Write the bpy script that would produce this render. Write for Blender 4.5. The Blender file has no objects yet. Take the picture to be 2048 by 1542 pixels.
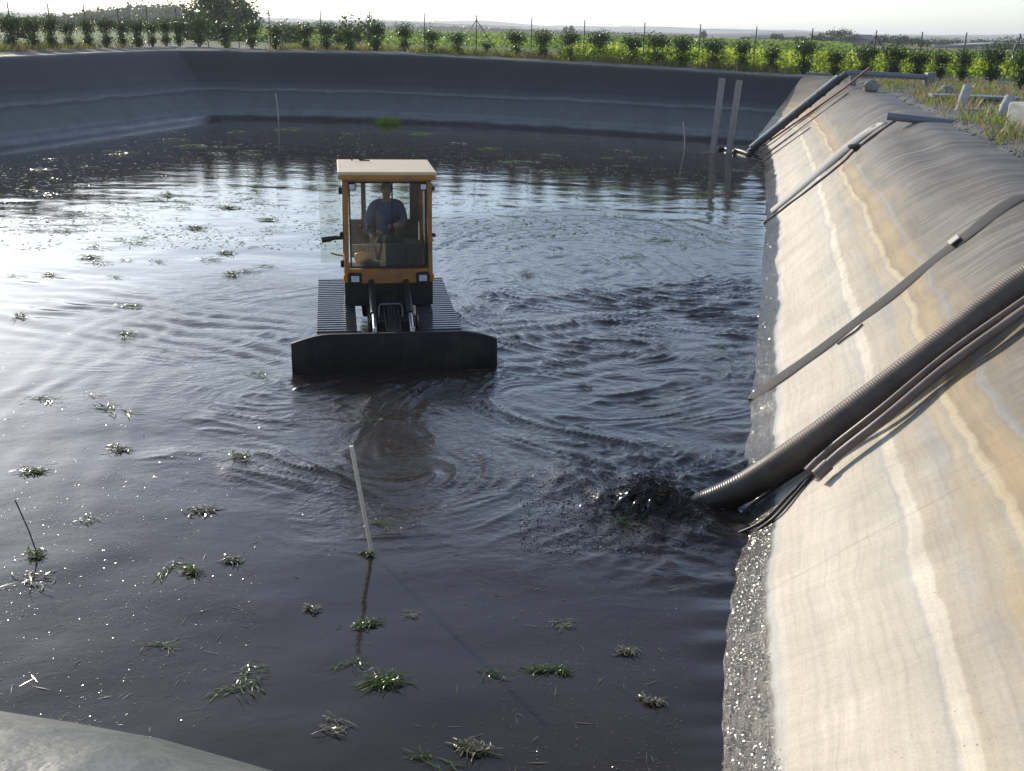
import bpy, bmesh, math, random
import numpy as np
from mathutils import Vector, Matrix

rnd = random.Random(7)
rng = np.random.default_rng(7)
R = math.radians
sc = bpy.context.scene
COL = sc.collection

# ------------------------------------------------------------------ survey of the site
F, PITCH, ROLL, EYE = 2050.0, R(19.1), R(1.4), 4.25
fwd = np.array([0, math.cos(PITCH), -math.sin(PITCH)])
r0 = np.array([1.0, 0, 0]); u0 = np.cross(r0, fwd)
cr = math.cos(ROLL) * r0 + math.sin(ROLL) * u0
cu = -math.sin(ROLL) * r0 + math.cos(ROLL) * u0
def ray(x, y):
    d = fwd + ((x - 1024) / F) * cr - ((y - 771) / F) * cu
    return d / np.linalg.norm(d)
def at_z(x, y, z=0.0):
    d = ray(x, y); t = (z - EYE) / d[2]
    return Vector(np.array([0, 0, EYE]) + t * d)
def at_y(x, y, Y):
    d = ray(x, y); t = Y / d[1]
    return Vector(np.array([0, 0, EYE]) + t * d)
KB = 0.914                                  # rise of the bank per metre outwards
def bank(x, y, off=0.0):
    d = ray(x, y)
    a = d[2] - KB * .976 * (d[0] - .222 * d[1]); b = KB * .976 * (-.17) + off - EYE
    return Vector(np.array([0, 0, EYE]) + (b / a) * d)

# ------------------------------------------------------------------ numpy noise
def _hash(ix, iy, seed):
    h = (ix * 374761393 + iy * 668265263 + seed * 2147483647 + 974711) & 0xFFFFFFFF
    h = ((h ^ (h >> 13)) * 1274126177) & 0xFFFFFFFF
    return (h ^ (h >> 16)) & 0xFFFFFFFF
def gnoise(x, y, seed=0):
    ix = np.floor(x).astype(np.int64); iy = np.floor(y).astype(np.int64)
    fx = x - ix; fy = y - iy
    u = fx ** 3 * (fx * (fx * 6 - 15) + 10); v = fy ** 3 * (fy * (fy * 6 - 15) + 10)
    def g(i, j):
        a = _hash(ix + i, iy + j, seed).astype(np.float64) * (2 * math.pi / 4294967296.0)
        return np.cos(a) * (fx - i) + np.sin(a) * (fy - j)
    n00, n10, n01, n11 = g(0, 0), g(1, 0), g(0, 1), g(1, 1)
    return 1.5 * ((n00 * (1 - u) + n10 * u) * (1 - v) + (n01 * (1 - u) + n11 * u) * v)
def n1(x, y, seed=0):
    return float(gnoise(np.array([x], float), np.array([y], float), seed)[0])
def sstep(a, b, x):
    t = np.clip((x - a) / (b - a), 0, 1); return t * t * (3 - 2 * t)
def soft_poly(X, Y, poly, w):
    """1 inside the polygon, fading to 0 over w metres outside it"""
    poly = np.array(poly); n = len(poly)
    ins = np.zeros(X.shape, bool); dist = np.full(X.shape, 1e9)
    for i in range(n):
        x1, y1 = poly[i]; x2, y2 = poly[(i + 1) % n]
        c = ((y1 > Y) != (y2 > Y)) & (X < (x2 - x1) * (Y - y1) / (y2 - y1 + 1e-12) + x1)
        ins ^= c
        ex, ey = x2 - x1, y2 - y1
        t = np.clip(((X - x1) * ex + (Y - y1) * ey) / (ex * ex + ey * ey), 0, 1)
        dist = np.minimum(dist, np.hypot(X - x1 - t * ex, Y - y1 - t * ey))
    return np.where(ins, 1.0, np.clip(1 - dist / w, 0, 1) ** 1.5)

# ------------------------------------------------------------------ objects
def link(o, parent=None):
    COL.objects.link(o)
    if parent is not None: o.parent = parent
    return o
def tag(o, label=None, cat=None, group=None, kind=None):
    if label: o['label'] = label
    if cat: o['category'] = cat
    if group: o['group'] = group
    if kind: o['kind'] = kind
    return o
def empty(name, loc, rz=0.0):
    o = bpy.data.objects.new(name, None); o.empty_display_size = .2
    o.location = loc; o.rotation_euler = (0, 0, rz); return link(o)
def fast_mesh(name, V, faces, nper, mat, parent=None, smooth=False, uv=None):
    """V (n,3); faces (m,nper) index array"""
    me = bpy.data.meshes.new(name)
    V = np.asarray(V, dtype=np.float32); Fa = np.asarray(faces, dtype=np.int32)
    me.vertices.add(len(V)); me.vertices.foreach_set('co', V.ravel())
    m = len(Fa)
    me.loops.add(m * nper); me.loops.foreach_set('vertex_index', Fa.ravel())
    me.polygons.add(m); me.polygons.foreach_set('loop_start', np.arange(m, dtype=np.int32) * nper)
    me.polygons.foreach_set('loop_total', np.full(m, nper, dtype=np.int32))
    if smooth: me.polygons.foreach_set('use_smooth', np.ones(m, bool))
    if uv is not None:
        l = me.uv_layers.new(name='UVMap'); l.data.foreach_set('uv', np.asarray(uv, dtype=np.float32)[Fa.ravel()].ravel())
    me.update(); me.validate()
    if mat: me.materials.append(mat)
    return link(bpy.data.objects.new(name, me), parent)
class MB:
    """collects boxes, tubes and sheets into one mesh"""
    def __init__(s): s.v = []; s.f = []; s.sm = []
    def add(s, vs, fs, smooth=False):
        b = len(s.v); s.v += [tuple(v) for v in vs]
        for f in fs: s.f.append([b + i for i in f]); s.sm.append(smooth)
    def box(s, c, size, rot=None, taper=1.0, bev=0.0):
        hx, hy, hz = size[0] / 2, size[1] / 2, size[2] / 2
        if bev > 0:
            e = min(bev, hx * .49, hy * .49, hz * .49)
            bm = bmesh.new(); bmesh.ops.create_cube(bm, size=1.0)
            for v in bm.verts: v.co = Vector((v.co.x * size[0], v.co.y * size[1], v.co.z * size[2]))
            bmesh.ops.bevel(bm, geom=list(bm.edges), offset=e, segments=2, affect='EDGES', profile=.5)
            vs = [v.co.copy() for v in bm.verts]; bm.verts.index_update()
            fs = [[v.index for v in f.verts] for f in bm.faces]; bm.free()
        else:
            vs = [Vector((x * hx, y * hy, z * hz)) for z in (-1, 1) for y in (-1, 1) for x in (-1, 1)]
            fs = [(0, 2, 3, 1), (4, 5, 7, 6), (0, 1, 5, 4), (2, 6, 7, 3), (0, 4, 6, 2), (1, 3, 7, 5)]
        for v in vs:
            if v.z > 0 and taper != 1.0: v.x *= taper; v.y *= taper
        M = rot.to_matrix() if hasattr(rot, 'to_matrix') else rot
        c = Vector(c)
        s.add([(M @ v if M is not None else v) + c for v in vs], fs); return s
    def tube(s, pts, rad, seg=10, cap=True, smooth=True, flat=1.0):
        pts = [Vector(p) for p in pts]; n = len(pts)
        rads = rad if isinstance(rad, (list, tuple)) else [rad] * n
        t0 = (pts[1] - pts[0]).normalized()
        up = Vector((0, 0, 1)) if abs(t0.z) < .9 else Vector((1, 0, 0))
        nx = t0.cross(up).normalized(); vs = []; fs = []
        for i, p in enumerate(pts):
            t = (pts[min(i + 1, n - 1)] - pts[max(i - 1, 0)]).normalized()
            nx = (nx - t * nx.dot(t)).normalized(); ny = nx.cross(t)
            for k in range(seg):
                a = 2 * math.pi * k / seg
                vs.append(p + (nx * math.cos(a) + ny * math.sin(a) * flat) * rads[i])
        for i in range(n - 1):
            for k in range(seg):
                k2 = (k + 1) % seg
                fs.append((i * seg + k, i * seg + k2, (i + 1) * seg + k2, (i + 1) * seg + k))
        s.add(vs, fs, smooth)
        if cap: s.add(vs[:seg], [list(range(seg))[::-1]]); s.add(vs[-seg:], [list(range(seg))])
        return s
    def blob(s, c, size, sub=2, amp=0.15, seed=0, rot=None):
        bm = bmesh.new(); bmesh.ops.create_icosphere(bm, subdivisions=sub, radius=1.0)
        vs = []
        for v in bm.verts:
            k = 1 + amp * n1(v.co.x * 1.7 + seed * 3.1 + v.co.z, v.co.y * 1.7 + v.co.z * 1.3 + seed, seed)
            q = Vector((v.co.x * size[0] * k, v.co.y * size[1] * k, v.co.z * size[2] * k))
            if rot is not None: q = rot @ q
            vs.append(q + Vector(c))
        bm.verts.index_update(); fs = [[v.index for v in f.verts] for f in bm.faces]; bm.free()
        s.add(vs, fs, True); return s
    def build(s, name, mat, parent=None):
        me = bpy.data.meshes.new(name); me.from_pydata([tuple(v) for v in s.v], [], s.f)
        me.polygons.foreach_set('use_smooth', s.sm); me.update()
        if mat: me.materials.append(mat)
        return link(bpy.data.objects.new(name, me), parent)

# ------------------------------------------------------------------ materials
def new_mat(name):
    m = bpy.data.materials.new(name); m.use_nodes = True
    nt = m.node_tree; nt.nodes.clear()
    out = nt.nodes.new('ShaderNodeOutputMaterial')
    return m, nt, out
class G:
    """small node helper"""
    def __init__(s, nt): s.nt = nt
    def n(s, typ, **kw):
        nd = s.nt.nodes.new(typ)
        for k, v in kw.items():
            if k.startswith('i_'):
                nd.inputs[k[2:].replace('_', ' ')].default_value = v
            else: setattr(nd, k, v)
        return nd
    def l(s, a, b): s.nt.links.new(a, b)
    def math(s, op, a, b=None, clamp=False):
        nd = s.nt.nodes.new('ShaderNodeMath'); nd.operation = op; nd.use_clamp = clamp
        for i, v in enumerate((a, b)):
            if v is None: continue
            if hasattr(v, 'is_linked'): s.l(v, nd.inputs[i])
            else: nd.inputs[i].default_value = v
        return nd.outputs[0]
    def noise(s, vec, scale, detail=3, rough=.5, dist=0.0):
        nd = s.nt.nodes.new('ShaderNodeTexNoise'); nd.inputs['Scale'].default_value = scale
        nd.inputs['Detail'].default_value = detail; nd.inputs['Roughness'].default_value = rough
        nd.inputs['Distortion'].default_value = dist
        if vec is not None: s.l(vec, nd.inputs['Vector'])
        return nd.outputs['Fac']
    def ramp(s, fac, stops, interp='LINEAR'):
        nd = s.nt.nodes.new('ShaderNodeValToRGB'); cr_ = nd.color_ramp; cr_.interpolation = interp
        while len(cr_.elements) < len(stops): cr_.elements.new(.5)
        for e, (p, c) in zip(cr_.elements, stops):
            e.position = p; e.color = (c, c, c, 1) if not isinstance(c, (tuple, list)) else (c[0], c[1], c[2], 1)
        s.l(fac, nd.inputs[0]); return nd.outputs[0]
    def mix(s, fac, a, b, mode='MIX'):
        nd = s.nt.nodes.new('ShaderNodeMix'); nd.data_type = 'RGBA'; nd.blend_type = mode
        for i, v in ((0, fac), (6, a), (7, b)):
            if hasattr(v, 'is_linked'): s.l(v, nd.inputs[i])
            elif i == 0: nd.inputs[0].default_value = v
            else: nd.inputs[i].default_value = (v[0], v[1], v[2], 1)
        return nd.outputs[2]
    def comb(s, x, y, z=0.0):
        nd = s.nt.nodes.new('ShaderNodeCombineXYZ')
        for i, v in enumerate((x, y, z)):
            if hasattr(v, 'is_linked'): s.l(v, nd.inputs[i])
            else: nd.inputs[i].default_value = v
        return nd.outputs[0]
    def bump(s, h, strength=.3, dist=.02):
        nd = s.nt.nodes.new('ShaderNodeBump'); nd.inputs['Strength'].default_value = strength
        nd.inputs['Distance'].default_value = dist; s.l(h, nd.inputs['Height']); return nd.outputs[0]
def mat(name, col, rough=.6, metal=0.0, var=.25, scale=8.0, bump=.0, spec=.5, dirt=None, coat=0.0):
    m, nt, out = new_mat(name); g = G(nt)
    p = g.n('ShaderNodeBsdfPrincipled'); tc = g.n('ShaderNodeTexCoord')
    f = g.noise(tc.outputs['Object'], scale, 5, .6)
    lo = [c * (1 - var) for c in col]; hi = [min(1, c * (1 + var)) for c in col]
    c = g.ramp(f, [(.3, lo), (.7, hi)])
    if dirt:
        f2 = g.noise(tc.outputs['Object'], scale * .35, 6, .7)
        c = g.mix(g.ramp(f2, [(.48, 0.0), (.62, dirt[1])]), c, dirt[0])
    g.l(c, p.inputs['Base Color']); p.inputs['Roughness'].default_value = rough
    p.inputs['Metallic'].default_value = metal; p.inputs['Specular IOR Level'].default_value = spec
    p.inputs['Coat Weight'].default_value = coat
    if bump: g.l(g.bump(f, bump, .01), p.inputs['Normal'])
    g.l(p.outputs[0], out.inputs[0]); return m
def leaf_mat(name, a, b, trans, tw=.45, rough=.45, spec=.4):
    """leaf: two greens by leaf position, light shining through"""
    m, nt, out = new_mat(name); g = G(nt)
    geo = g.n('ShaderNodeNewGeometry')
    c = g.ramp(geo.outputs['Random Per Island'], [(0.0, a), (1.0, b)])
    p = g.n('ShaderNodeBsdfPrincipled'); g.l(c, p.inputs['Base Color'])
    p.inputs['Roughness'].default_value = rough; p.inputs['Specular IOR Level'].default_value = spec
    t = g.n('ShaderNodeBsdfTranslucent'); t.inputs[0].default_value = (*trans, 1)
    mx = g.n('ShaderNodeMixShader'); mx.inputs[0].default_value = tw
    g.l(p.outputs[0], mx.inputs[1]); g.l(t.outputs[0], mx.inputs[2]); g.l(mx.outputs[0], out.inputs[0])
    return m

M = {}
M['orange'] = mat('orange_paint', (.40, .165, .03), .5, var=.18, scale=5, dirt=((.10, .07, .05), .5))
M['roofpaint'] = mat('faded_roof_paint', (.64, .48, .30), .55, var=.08, scale=4)
M['black'] = mat('black_steel', (.012, .011, .012), .45, var=.3, scale=9, bump=.15)
M['blade'] = mat('wet_blade_steel', (.007, .0065, .007), .6, var=.35, scale=6, bump=.25, spec=.3, dirt=((.035, .026, .02), .7))
M['track'] = mat('track_steel', (.045, .045, .047), .18, var=.3, scale=14, spec=1.0, dirt=((.03, .021, .016), .9))
M['rubber'] = mat('black_rubber', (.015, .015, .016), .7)
M['chrome'] = mat('cylinder_rod', (.5, .5, .5), .25, metal=1.0, var=.1)
M['lamp'] = mat('lamp_lens', (.55, .58, .6), .12, var=.25, scale=40, bump=.4)
M['amber'] = mat('amber_lens', (.7, .2, .02), .3)
M['red'] = mat('red_paint', (.28, .045, .03), .55)
M['seat'] = mat('seat_vinyl', (.02, .022, .024), .6)
M['cabtrim'] = mat('cab_trim', (.16, .13, .11), .7)
M['skin'] = mat('skin', (.34, .18, .13), .5, var=.1)
M['shirt'] = mat('blue_shirt', (.05, .08, .19), .85, var=.2, bump=.2)
M['trousers'] = mat('navy_trousers', (.02, .022, .04), .9, var=.2, bump=.2)
M['boots'] = mat('boots', (.02, .015, .012), .7)
M['hair'] = mat('hair', (.10, .075, .055), .7)
M['palewood'] = mat('pale_wood', (.74, .68, .54), .6, var=.12, scale=12, bump=.1)
M['greyplank'] = mat('weathered_plank', (.24, .22, .21), .6, var=.2, scale=7, bump=.1)
M['stick'] = mat('brown_stick', (.12, .10, .08), .7)
M['canestick'] = mat('grey_cane', (.42, .40, .34), .7)
M['pvc'] = mat('grey_pvc', (.15, .16, .175), .45, var=.12, scale=5)
M['hosemat'] = mat('corrugated_hose', (.11, .08, .056), .55, var=.22, scale=5, dirt=((.05, .04, .035), .6))
hm = M['hosemat']; g = G(hm.node_tree); pb_ = [n_ for n_ in hm.node_tree.nodes if n_.type == 'BSDF_PRINCIPLED'][0]
src = pb_.inputs['Base Color'].links[0].from_socket; geo = g.n('ShaderNodeNewGeometry'); sx = g.n('ShaderNodeSeparateXYZ'); g.l(geo.outputs['Position'], sx.inputs[0])
wetz = g.ramp(g.math('ADD', sx.outputs[2], g.math('MULTIPLY', g.noise(geo.outputs['Position'], 9, 4, .6), .5)), [(.42, 1.0), (.95, 0.0)])   # splashed with slurry near the mouth
g.l(g.mix(wetz, src, (.022, .016, .012)), pb_.inputs['Base Color']); g.l(g.math('SUBTRACT', .55, g.math('MULTIPLY', wetz, .25)), pb_.inputs['Roughness'])
M['thinpipe'] = mat('brown_pipe', (.16, .12, .095), .45, var=.2, scale=6)
M['cable'] = mat('black_cable', (.02, .018, .018), .4)
M['strap'] = mat('grey_strap', (.04, .036, .034), .8, var=.15, scale=5)
M['tarp'] = mat('pale_tarp', (.42, .39, .33), .6, var=.12, scale=4, bump=.2)
M['rope'] = mat('rope', (.14, .10, .07), .9)
M['pipeblack'] = mat('dark_pipe', (.035, .036, .04), .4)
M['pale_bar_lit_edge'] = mat('pale_bars_and_lit_edge', (.55, .55, .52), .5)  # pale bars, and the lit edge put on the discharge pipe
M['concrete'] = mat('concrete', (.40, .39, .36), .85, var=.2, scale=9, bump=.4)
M['postgreen'] = mat('green_fence_post', (.025, .04, .03), .5)
M['wire'] = mat('fence_wire', (.06, .07, .065), .5)
M['bark'] = mat('bark', (.07, .05, .035), .9, bump=.5)
M['wallwhite'] = mat('white_render_wall', (.62, .60, .55), .8)
M['wallstone'] = mat('stone_wall', (.32, .28, .23), .85)
M['roofslate'] = mat('slate_roof', (.16, .16, .17), .6)
M['roofpale'] = mat('pale_sheet_roof', (.42, .44, .46), .5)
M['windowdark'] = mat('dark_window', (.02, .022, .025), .15)
M['stone'] = mat('gravel_stone', (.24, .225, .21), .85, var=.35, scale=3)
M['laurel'] = leaf_mat('laurel_leaf', (.010, .029, .010), (.028, .062, .016), (.09, .18, .018), .24, .38, .4)
M['vine'] = leaf_mat('vine_leaf', (.06, .11, .012), (.12, .19, .025), (.46, .58, .06), .6)
M['grassl'] = leaf_mat('grass_blade', (.07, .11, .02), (.13, .15, .04), (.28, .34, .05), .45)
M['drygrass'] = leaf_mat('dry_grass', (.22, .16, .08), (.30, .23, .13), (.38, .28, .14), .4)
M['tree'] = leaf_mat('tree_leaf', (.022, .042, .016), (.05, .08, .025), (.10, .16, .03), .3)
M['fartree'] = leaf_mat('far_tree_leaf', (.03, .05, .025), (.055, .085, .035), (.09, .14, .03), .3)
M['weed'] = leaf_mat('wet_weed', (.035, .07, .014), (.10, .16, .03), (.26, .40, .04), .4, .25, .6)
M['weedpale'] = leaf_mat('wet_straw', (.09, .09, .04), (.24, .21, .11), (.2, .2, .06), .15, .22, .6)
M['brightgrass'] = leaf_mat('bright_grass', (.10, .18, .02), (.18, .27, .03), (.40, .55, .04), .5)

def glass_mat(name, dirt_z=None, haze=.05):
    m, nt, out = new_mat(name); g = G(nt)
    tr = g.n('ShaderNodeBsdfTransparent'); tr.inputs[0].default_value = (.93, .95, .93, 1)
    gl = g.n('ShaderNodeBsdfGlossy'); gl.inputs['Roughness'].default_value = .03
    fr = g.n('ShaderNodeFresnel'); fr.inputs[0].default_value = 1.45
    m1 = g.n('ShaderNodeMixShader'); g.l(fr.outputs[0], m1.inputs[0]); g.l(tr.outputs[0], m1.inputs[1]); g.l(gl.outputs[0], m1.inputs[2])
    df = g.n('ShaderNodeBsdfDiffuse'); df.inputs[0].default_value = (.30, .28, .22, 1)
    tl = g.n('ShaderNodeBsdfTranslucent'); tl.inputs[0].default_value = (.30, .28, .22, 1)
    md = g.n('ShaderNodeMixShader'); md.inputs[0].default_value = .5; g.l(df.outputs[0], md.inputs[1]); g.l(tl.outputs[0], md.inputs[2])
    tc = g.n('ShaderNodeTexCoord')
    f = g.noise(tc.outputs['Object'], 14, 6, .7)
    if dirt_z is not None:
        sx = g.n('ShaderNodeSeparateXYZ'); g.l(tc.outputs['Object'], sx.inputs[0])
        st = g.noise(g.comb(g.math('MULTIPLY', sx.outputs[0], 40), sx.outputs[1], g.math('MULTIPLY', sx.outputs[2], 5)), 1, 4, .7)
        z = sx.outputs[2]
        low = g.ramp(z, [(0.0, 1.0), (1.0, 1.0)])
        mask = g.math('LESS_THAN', g.math('ADD', z, g.math('MULTIPLY', f, .02)), dirt_z)
        line = g.math('LESS_THAN', g.math('ABSOLUTE', g.math('SUBTRACT', z, dirt_z - .01)), .006)
        a = g.math('MULTIPLY', mask, g.ramp(st, [(.35, .05), (.7, .26)]))
        a = g.math('MAXIMUM', a, g.math('MULTIPLY', line, .4))
        a = g.math('ADD', a, g.ramp(f, [(.45, haze * .4), (.75, haze * 1.6)]), clamp=True)
    else:
        a = g.ramp(f, [(.4, haze * .4), (.75, haze * 1.5)])
    m2 = g.n('ShaderNodeMixShader'); g.l(a, m2.inputs[0]); g.l(m1.outputs[0], m2.inputs[1]); g.l(md.outputs[0], m2.inputs[2])
    g.l(m2.outputs[0], out.inputs[0]); return m
M['windshield'] = glass_mat('dirty_windshield', 1.39, .06)
M['glass'] = glass_mat('cab_glass', None, .08)

def lining_mat(name, kind):
    """pond lining: stain bands that follow the old water levels (UV: metres along the bank, height)"""
    m, nt, out = new_mat(name); g = G(nt)
    p = g.n('ShaderNodeBsdfPrincipled')
    uv = g.n('ShaderNodeUVMap'); sx = g.n('ShaderNodeSeparateXYZ'); g.l(uv.outputs[0], sx.inputs[0])
    s, h = sx.outputs[0], sx.outputs[1]
    # band height wanders along the bank
    w1 = g.noise(g.comb(g.math('MULTIPLY', s, .55), g.math('MULTIPLY', h, .9)), 1, 3, .5)
    w2 = g.noise(g.comb(g.math('MULTIPLY', s, 3.2), g.math('MULTIPLY', h, 2.0), 7.0), 1, 3, .6)
    w3 = g.noise(g.comb(g.math('MULTIPLY', s, 16), g.math('MULTIPLY', h, 9.0), 3.0), 1, 2, .6)
    hh = g.math('ADD', h, g.math('MULTIPLY', g.math('SUBTRACT', w1, .5), .22))
    hh = g.math('ADD', hh, g.math('MULTIPLY', g.math('SUBTRACT', w2, .5), .055))
    hh = g.math('ADD', hh, g.math('MULTIPLY', g.math('SUBTRACT', w3, .5), .014))
    fac = g.math('DIVIDE', hh, 3.0)
    if kind == 'right':
        stops = [(0, (.045, .042, .037)), (.07, (.085, .08, .072)), (.082, (.17, .165, .15)), (.09, (.42, .41, .38)), (.105, (.58, .52, .42)), (.12, (.54, .475, .375)),
                 (.20, (.555, .495, .395)), (.27, (.49, .435, .34)), (.325, (.46, .42, .34)), (.333, (.40, .385, .34)), (.338, (.59, .53, .42)),
                 (.358, (.585, .525, .41)), (.364, (.42, .36, .26)), (.40, (.39, .35, .28)), (.43, (.31, .29, .25)), (.455, (.40, .33, .22)), (.474, (.33, .29, .23)),
                 (.478, (.50, .415, .27)), (.49, (.48, .39, .25)), (.495, (.27, .20, .12)), (.525, (.33, .245, .135)), (.552, (.25, .20, .13)),
                 (.56, (.23, .235, .23)), (.575, (.185, .155, .105)), (.62, (.15, .128, .10)), (.70, (.115, .095, .071)), (.80, (.105, .087, .066)),
                 (.88, (.105, .09, .072)), (1.0, (.09, .08, .068))]
    elif kind == 'near':
        stops = [(0, (.10, .10, .09)), (.3, (.2, .2, .18)), (.7, (.12, .12, .108)), (.8, (.098, .10, .088)), (1.0, (.09, .092, .082))]
    else:
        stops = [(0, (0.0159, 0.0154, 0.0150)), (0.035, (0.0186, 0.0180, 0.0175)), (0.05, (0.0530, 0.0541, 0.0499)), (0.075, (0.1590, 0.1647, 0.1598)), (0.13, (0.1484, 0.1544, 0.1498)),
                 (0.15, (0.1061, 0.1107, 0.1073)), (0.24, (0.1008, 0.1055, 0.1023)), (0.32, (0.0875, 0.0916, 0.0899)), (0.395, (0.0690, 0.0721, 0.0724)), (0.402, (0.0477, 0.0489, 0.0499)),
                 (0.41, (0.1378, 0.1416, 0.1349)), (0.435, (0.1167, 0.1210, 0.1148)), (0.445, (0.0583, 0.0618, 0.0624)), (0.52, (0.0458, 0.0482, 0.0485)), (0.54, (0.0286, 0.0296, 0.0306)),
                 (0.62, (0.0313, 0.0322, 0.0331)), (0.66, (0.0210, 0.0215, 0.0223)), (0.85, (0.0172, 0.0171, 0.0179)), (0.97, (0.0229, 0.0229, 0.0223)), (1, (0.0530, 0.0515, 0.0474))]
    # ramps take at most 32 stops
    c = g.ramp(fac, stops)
    # fine contour lines
    f1 = g.noise(g.comb(g.math('MULTIPLY', s, .8), g.math('MULTIPLY', hh, 34), 1.0), 1, 4, .65)
    c = g.mix(.55, c, g.ramp(f1, [(.25, .66), (.5, 1.0), (.78, 1.25)]), 'MULTIPLY')
    # run-off streaks down the slope, slightly slanting
    sl = g.math('ADD', s, g.math('MULTIPLY', h, .35))
    f2 = g.noise(g.comb(g.math('MULTIPLY', sl, 14), g.math('MULTIPLY', h, 1.6), 2.0), 1, 5, .7)
    c = g.mix(.42, c, g.ramp(f2, [(.25, .72), (.5, 1.0), (.8, 1.2)]), 'MULTIPLY')
    f3 = g.noise(g.comb(s, h, 0.0), 1.3, 5, .6)
    c = g.mix(.8, c, g.ramp(f3, [(.3, .74), (.7, 1.14)]), 'MULTIPLY')
    tco = g.n('ShaderNodeTexCoord').outputs['Object']
    f5 = g.noise(tco, 60, 4, .7)
    c = g.mix(.6, c, g.ramp(f5, [(.3, .8), (.7, 1.18)]), 'MULTIPLY')
    if kind == 'right':
        # ochre blotches in the middle band, pale scratches on the dark upper part
        f4 = g.noise(g.comb(g.math('MULTIPLY', s, .7), g.math('MULTIPLY', h, 4), 9.0), 1, 4, .6)
        mid = g.ramp(fac, [(.36, 0.0), (.42, 1.0), (.58, 1.0), (.66, 0.0)])
        c = g.mix(g.math('MULTIPLY', mid, g.ramp(f4, [(.44, 0.0), (.66, .5)])), c, (.42, .29, .13))
        up = g.ramp(fac, [(.55, 0.0), (.64, 1.0)])
        f6 = g.noise(g.comb(g.math('MULTIPLY', sl, 5), g.math('MULTIPLY', h, .55), 4.0), 1, 5, .75)
        c = g.mix(g.math('MULTIPLY', up, g.ramp(f6, [(.46, 0.0), (.66, .75)])), c, (.27, .245, .205))
        # dark specks of slurry spatter
        vo = g.n('ShaderNodeTexVoronoi'); vo.inputs['Scale'].default_value = 22; g.l(uv.outputs[0], vo.inputs[0])
        sp = g.math('LESS_THAN', vo.outputs['Distance'], g.math('MULTIPLY', g.noise(uv.outputs[0], 1.6, 2), .2))
        sp = g.math('MULTIPLY', sp, g.ramp(g.noise(g.comb(s, h, 11.0), 1.1, 3), [(.56, 0.0), (.64, 1.0)]))
        c = g.mix(g.math('MULTIPLY', sp, .7), c, (.07, .05, .04))
    fr_ = g.math('FRACT', g.math('DIVIDE', g.math('ADD', s, g.math('MULTIPLY', h, .04)), 5.4))
    seam = g.math('LESS_THAN', g.math('ABSOLUTE', g.math('SUBTRACT', fr_, .5)), .0028)
    c = g.mix(g.math('MULTIPLY', seam, .16), c, (.05, .048, .045))
    g.l(c, p.inputs['Base Color'])
    wet = g.ramp(fac, [(.0, 0.0), (.078, 0.0), (.092, 1.0), (1.0, 1.0)])
    rough = g.math('ADD', g.math('MULTIPLY', wet, .51), .12)
    if kind == 'right': g.l(g.math('ADD', .22, g.math('MULTIPLY', wet, .2)), p.inputs['Specular IOR Level'])
    if kind == 'near': rough = g.math('ADD', g.math('MULTIPLY', f3, .2), .32)
    if not hasattr(rough, 'is_linked'): p.inputs['Roughness'].default_value = rough
    else: g.l(rough, p.inputs['Roughness'])
    fb = g.noise(tco, 7, 4, .55)
    fw = g.noise(g.comb(s, h, 3.0), 45, 4, .7)
    hb = g.math('ADD', g.math('MULTIPLY', fb, .5), g.math('MULTIPLY', f1, {'right': .1, 'near': .02}.get(kind, .25)))
    if kind == 'near':
        hb = g.math('ADD', hb, g.math('MULTIPLY', g.noise(tco, 2.2, 2, .4), 2.4))
    if kind == 'right':
        hb = g.math('ADD', hb, g.math('MULTIPLY', g.math('SUBTRACT', 1.0, wet), g.math('MULTIPLY', fw, .55)))
    g.l(g.bump(hb, .5 if kind != 'near' else .85, .03), p.inputs['Normal'])
    g.l(p.outputs[0], out.inputs[0]); return m
M['lin_right'] = lining_mat('stained_lining', 'right')
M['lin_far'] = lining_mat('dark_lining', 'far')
M['lin_near'] = lining_mat('grey_lining', 'near')

# ------------------------------------------------------------------ pond outline at water level
C0 = (1.10, 4.25); B0 = (9.9, 43.9); A0 = (-13.95, 49.9); D0 = (-24.6, 10.0)
def seg(p, q, step):
    n = max(1, int(math.dist(p, q) / step)); return [(p[0] + (q[0] - p[0]) * i / n, p[1] + (q[1] - p[1]) * i / n) for i in range(n)]
loop = []      # x, y, side
def side(pts, name, step):
    for a, b in zip(pts[:-1], pts[1:]):
        for q in seg(a, b, step): loop.append((q[0], q[1], name))
side([C0, (1.33, 5.16), (2.0, 8.05), (3.0, 12.1), (6.0, 24.6), (8.9, 37.6), B0], 'right', .16)
side([B0, (5.8, 45.9), (1.46, 47.9), (-3, 49.4), (-7, 50.2), A0], 'far', .3)
side([A0, (-17.4, 35.6), D0], 'left', .4)
side([D0, C0], 'near', .25)
LP = np.array([(a, b) for a, b, _ in loop]); LS = [c for _, _, c in loop]
NL = len(LP)
def smooth_loop(a, k):
    for _ in range(k): a = .25 * np.roll(a, 1, 0) + .5 * a + .25 * np.roll(a, -1, 0)
    return a
LP = smooth_loop(LP, 1)
cor = {'C': np.array(C0), 'B': np.array(B0), 'A': np.array(A0), 'D': np.array(D0)}
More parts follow.
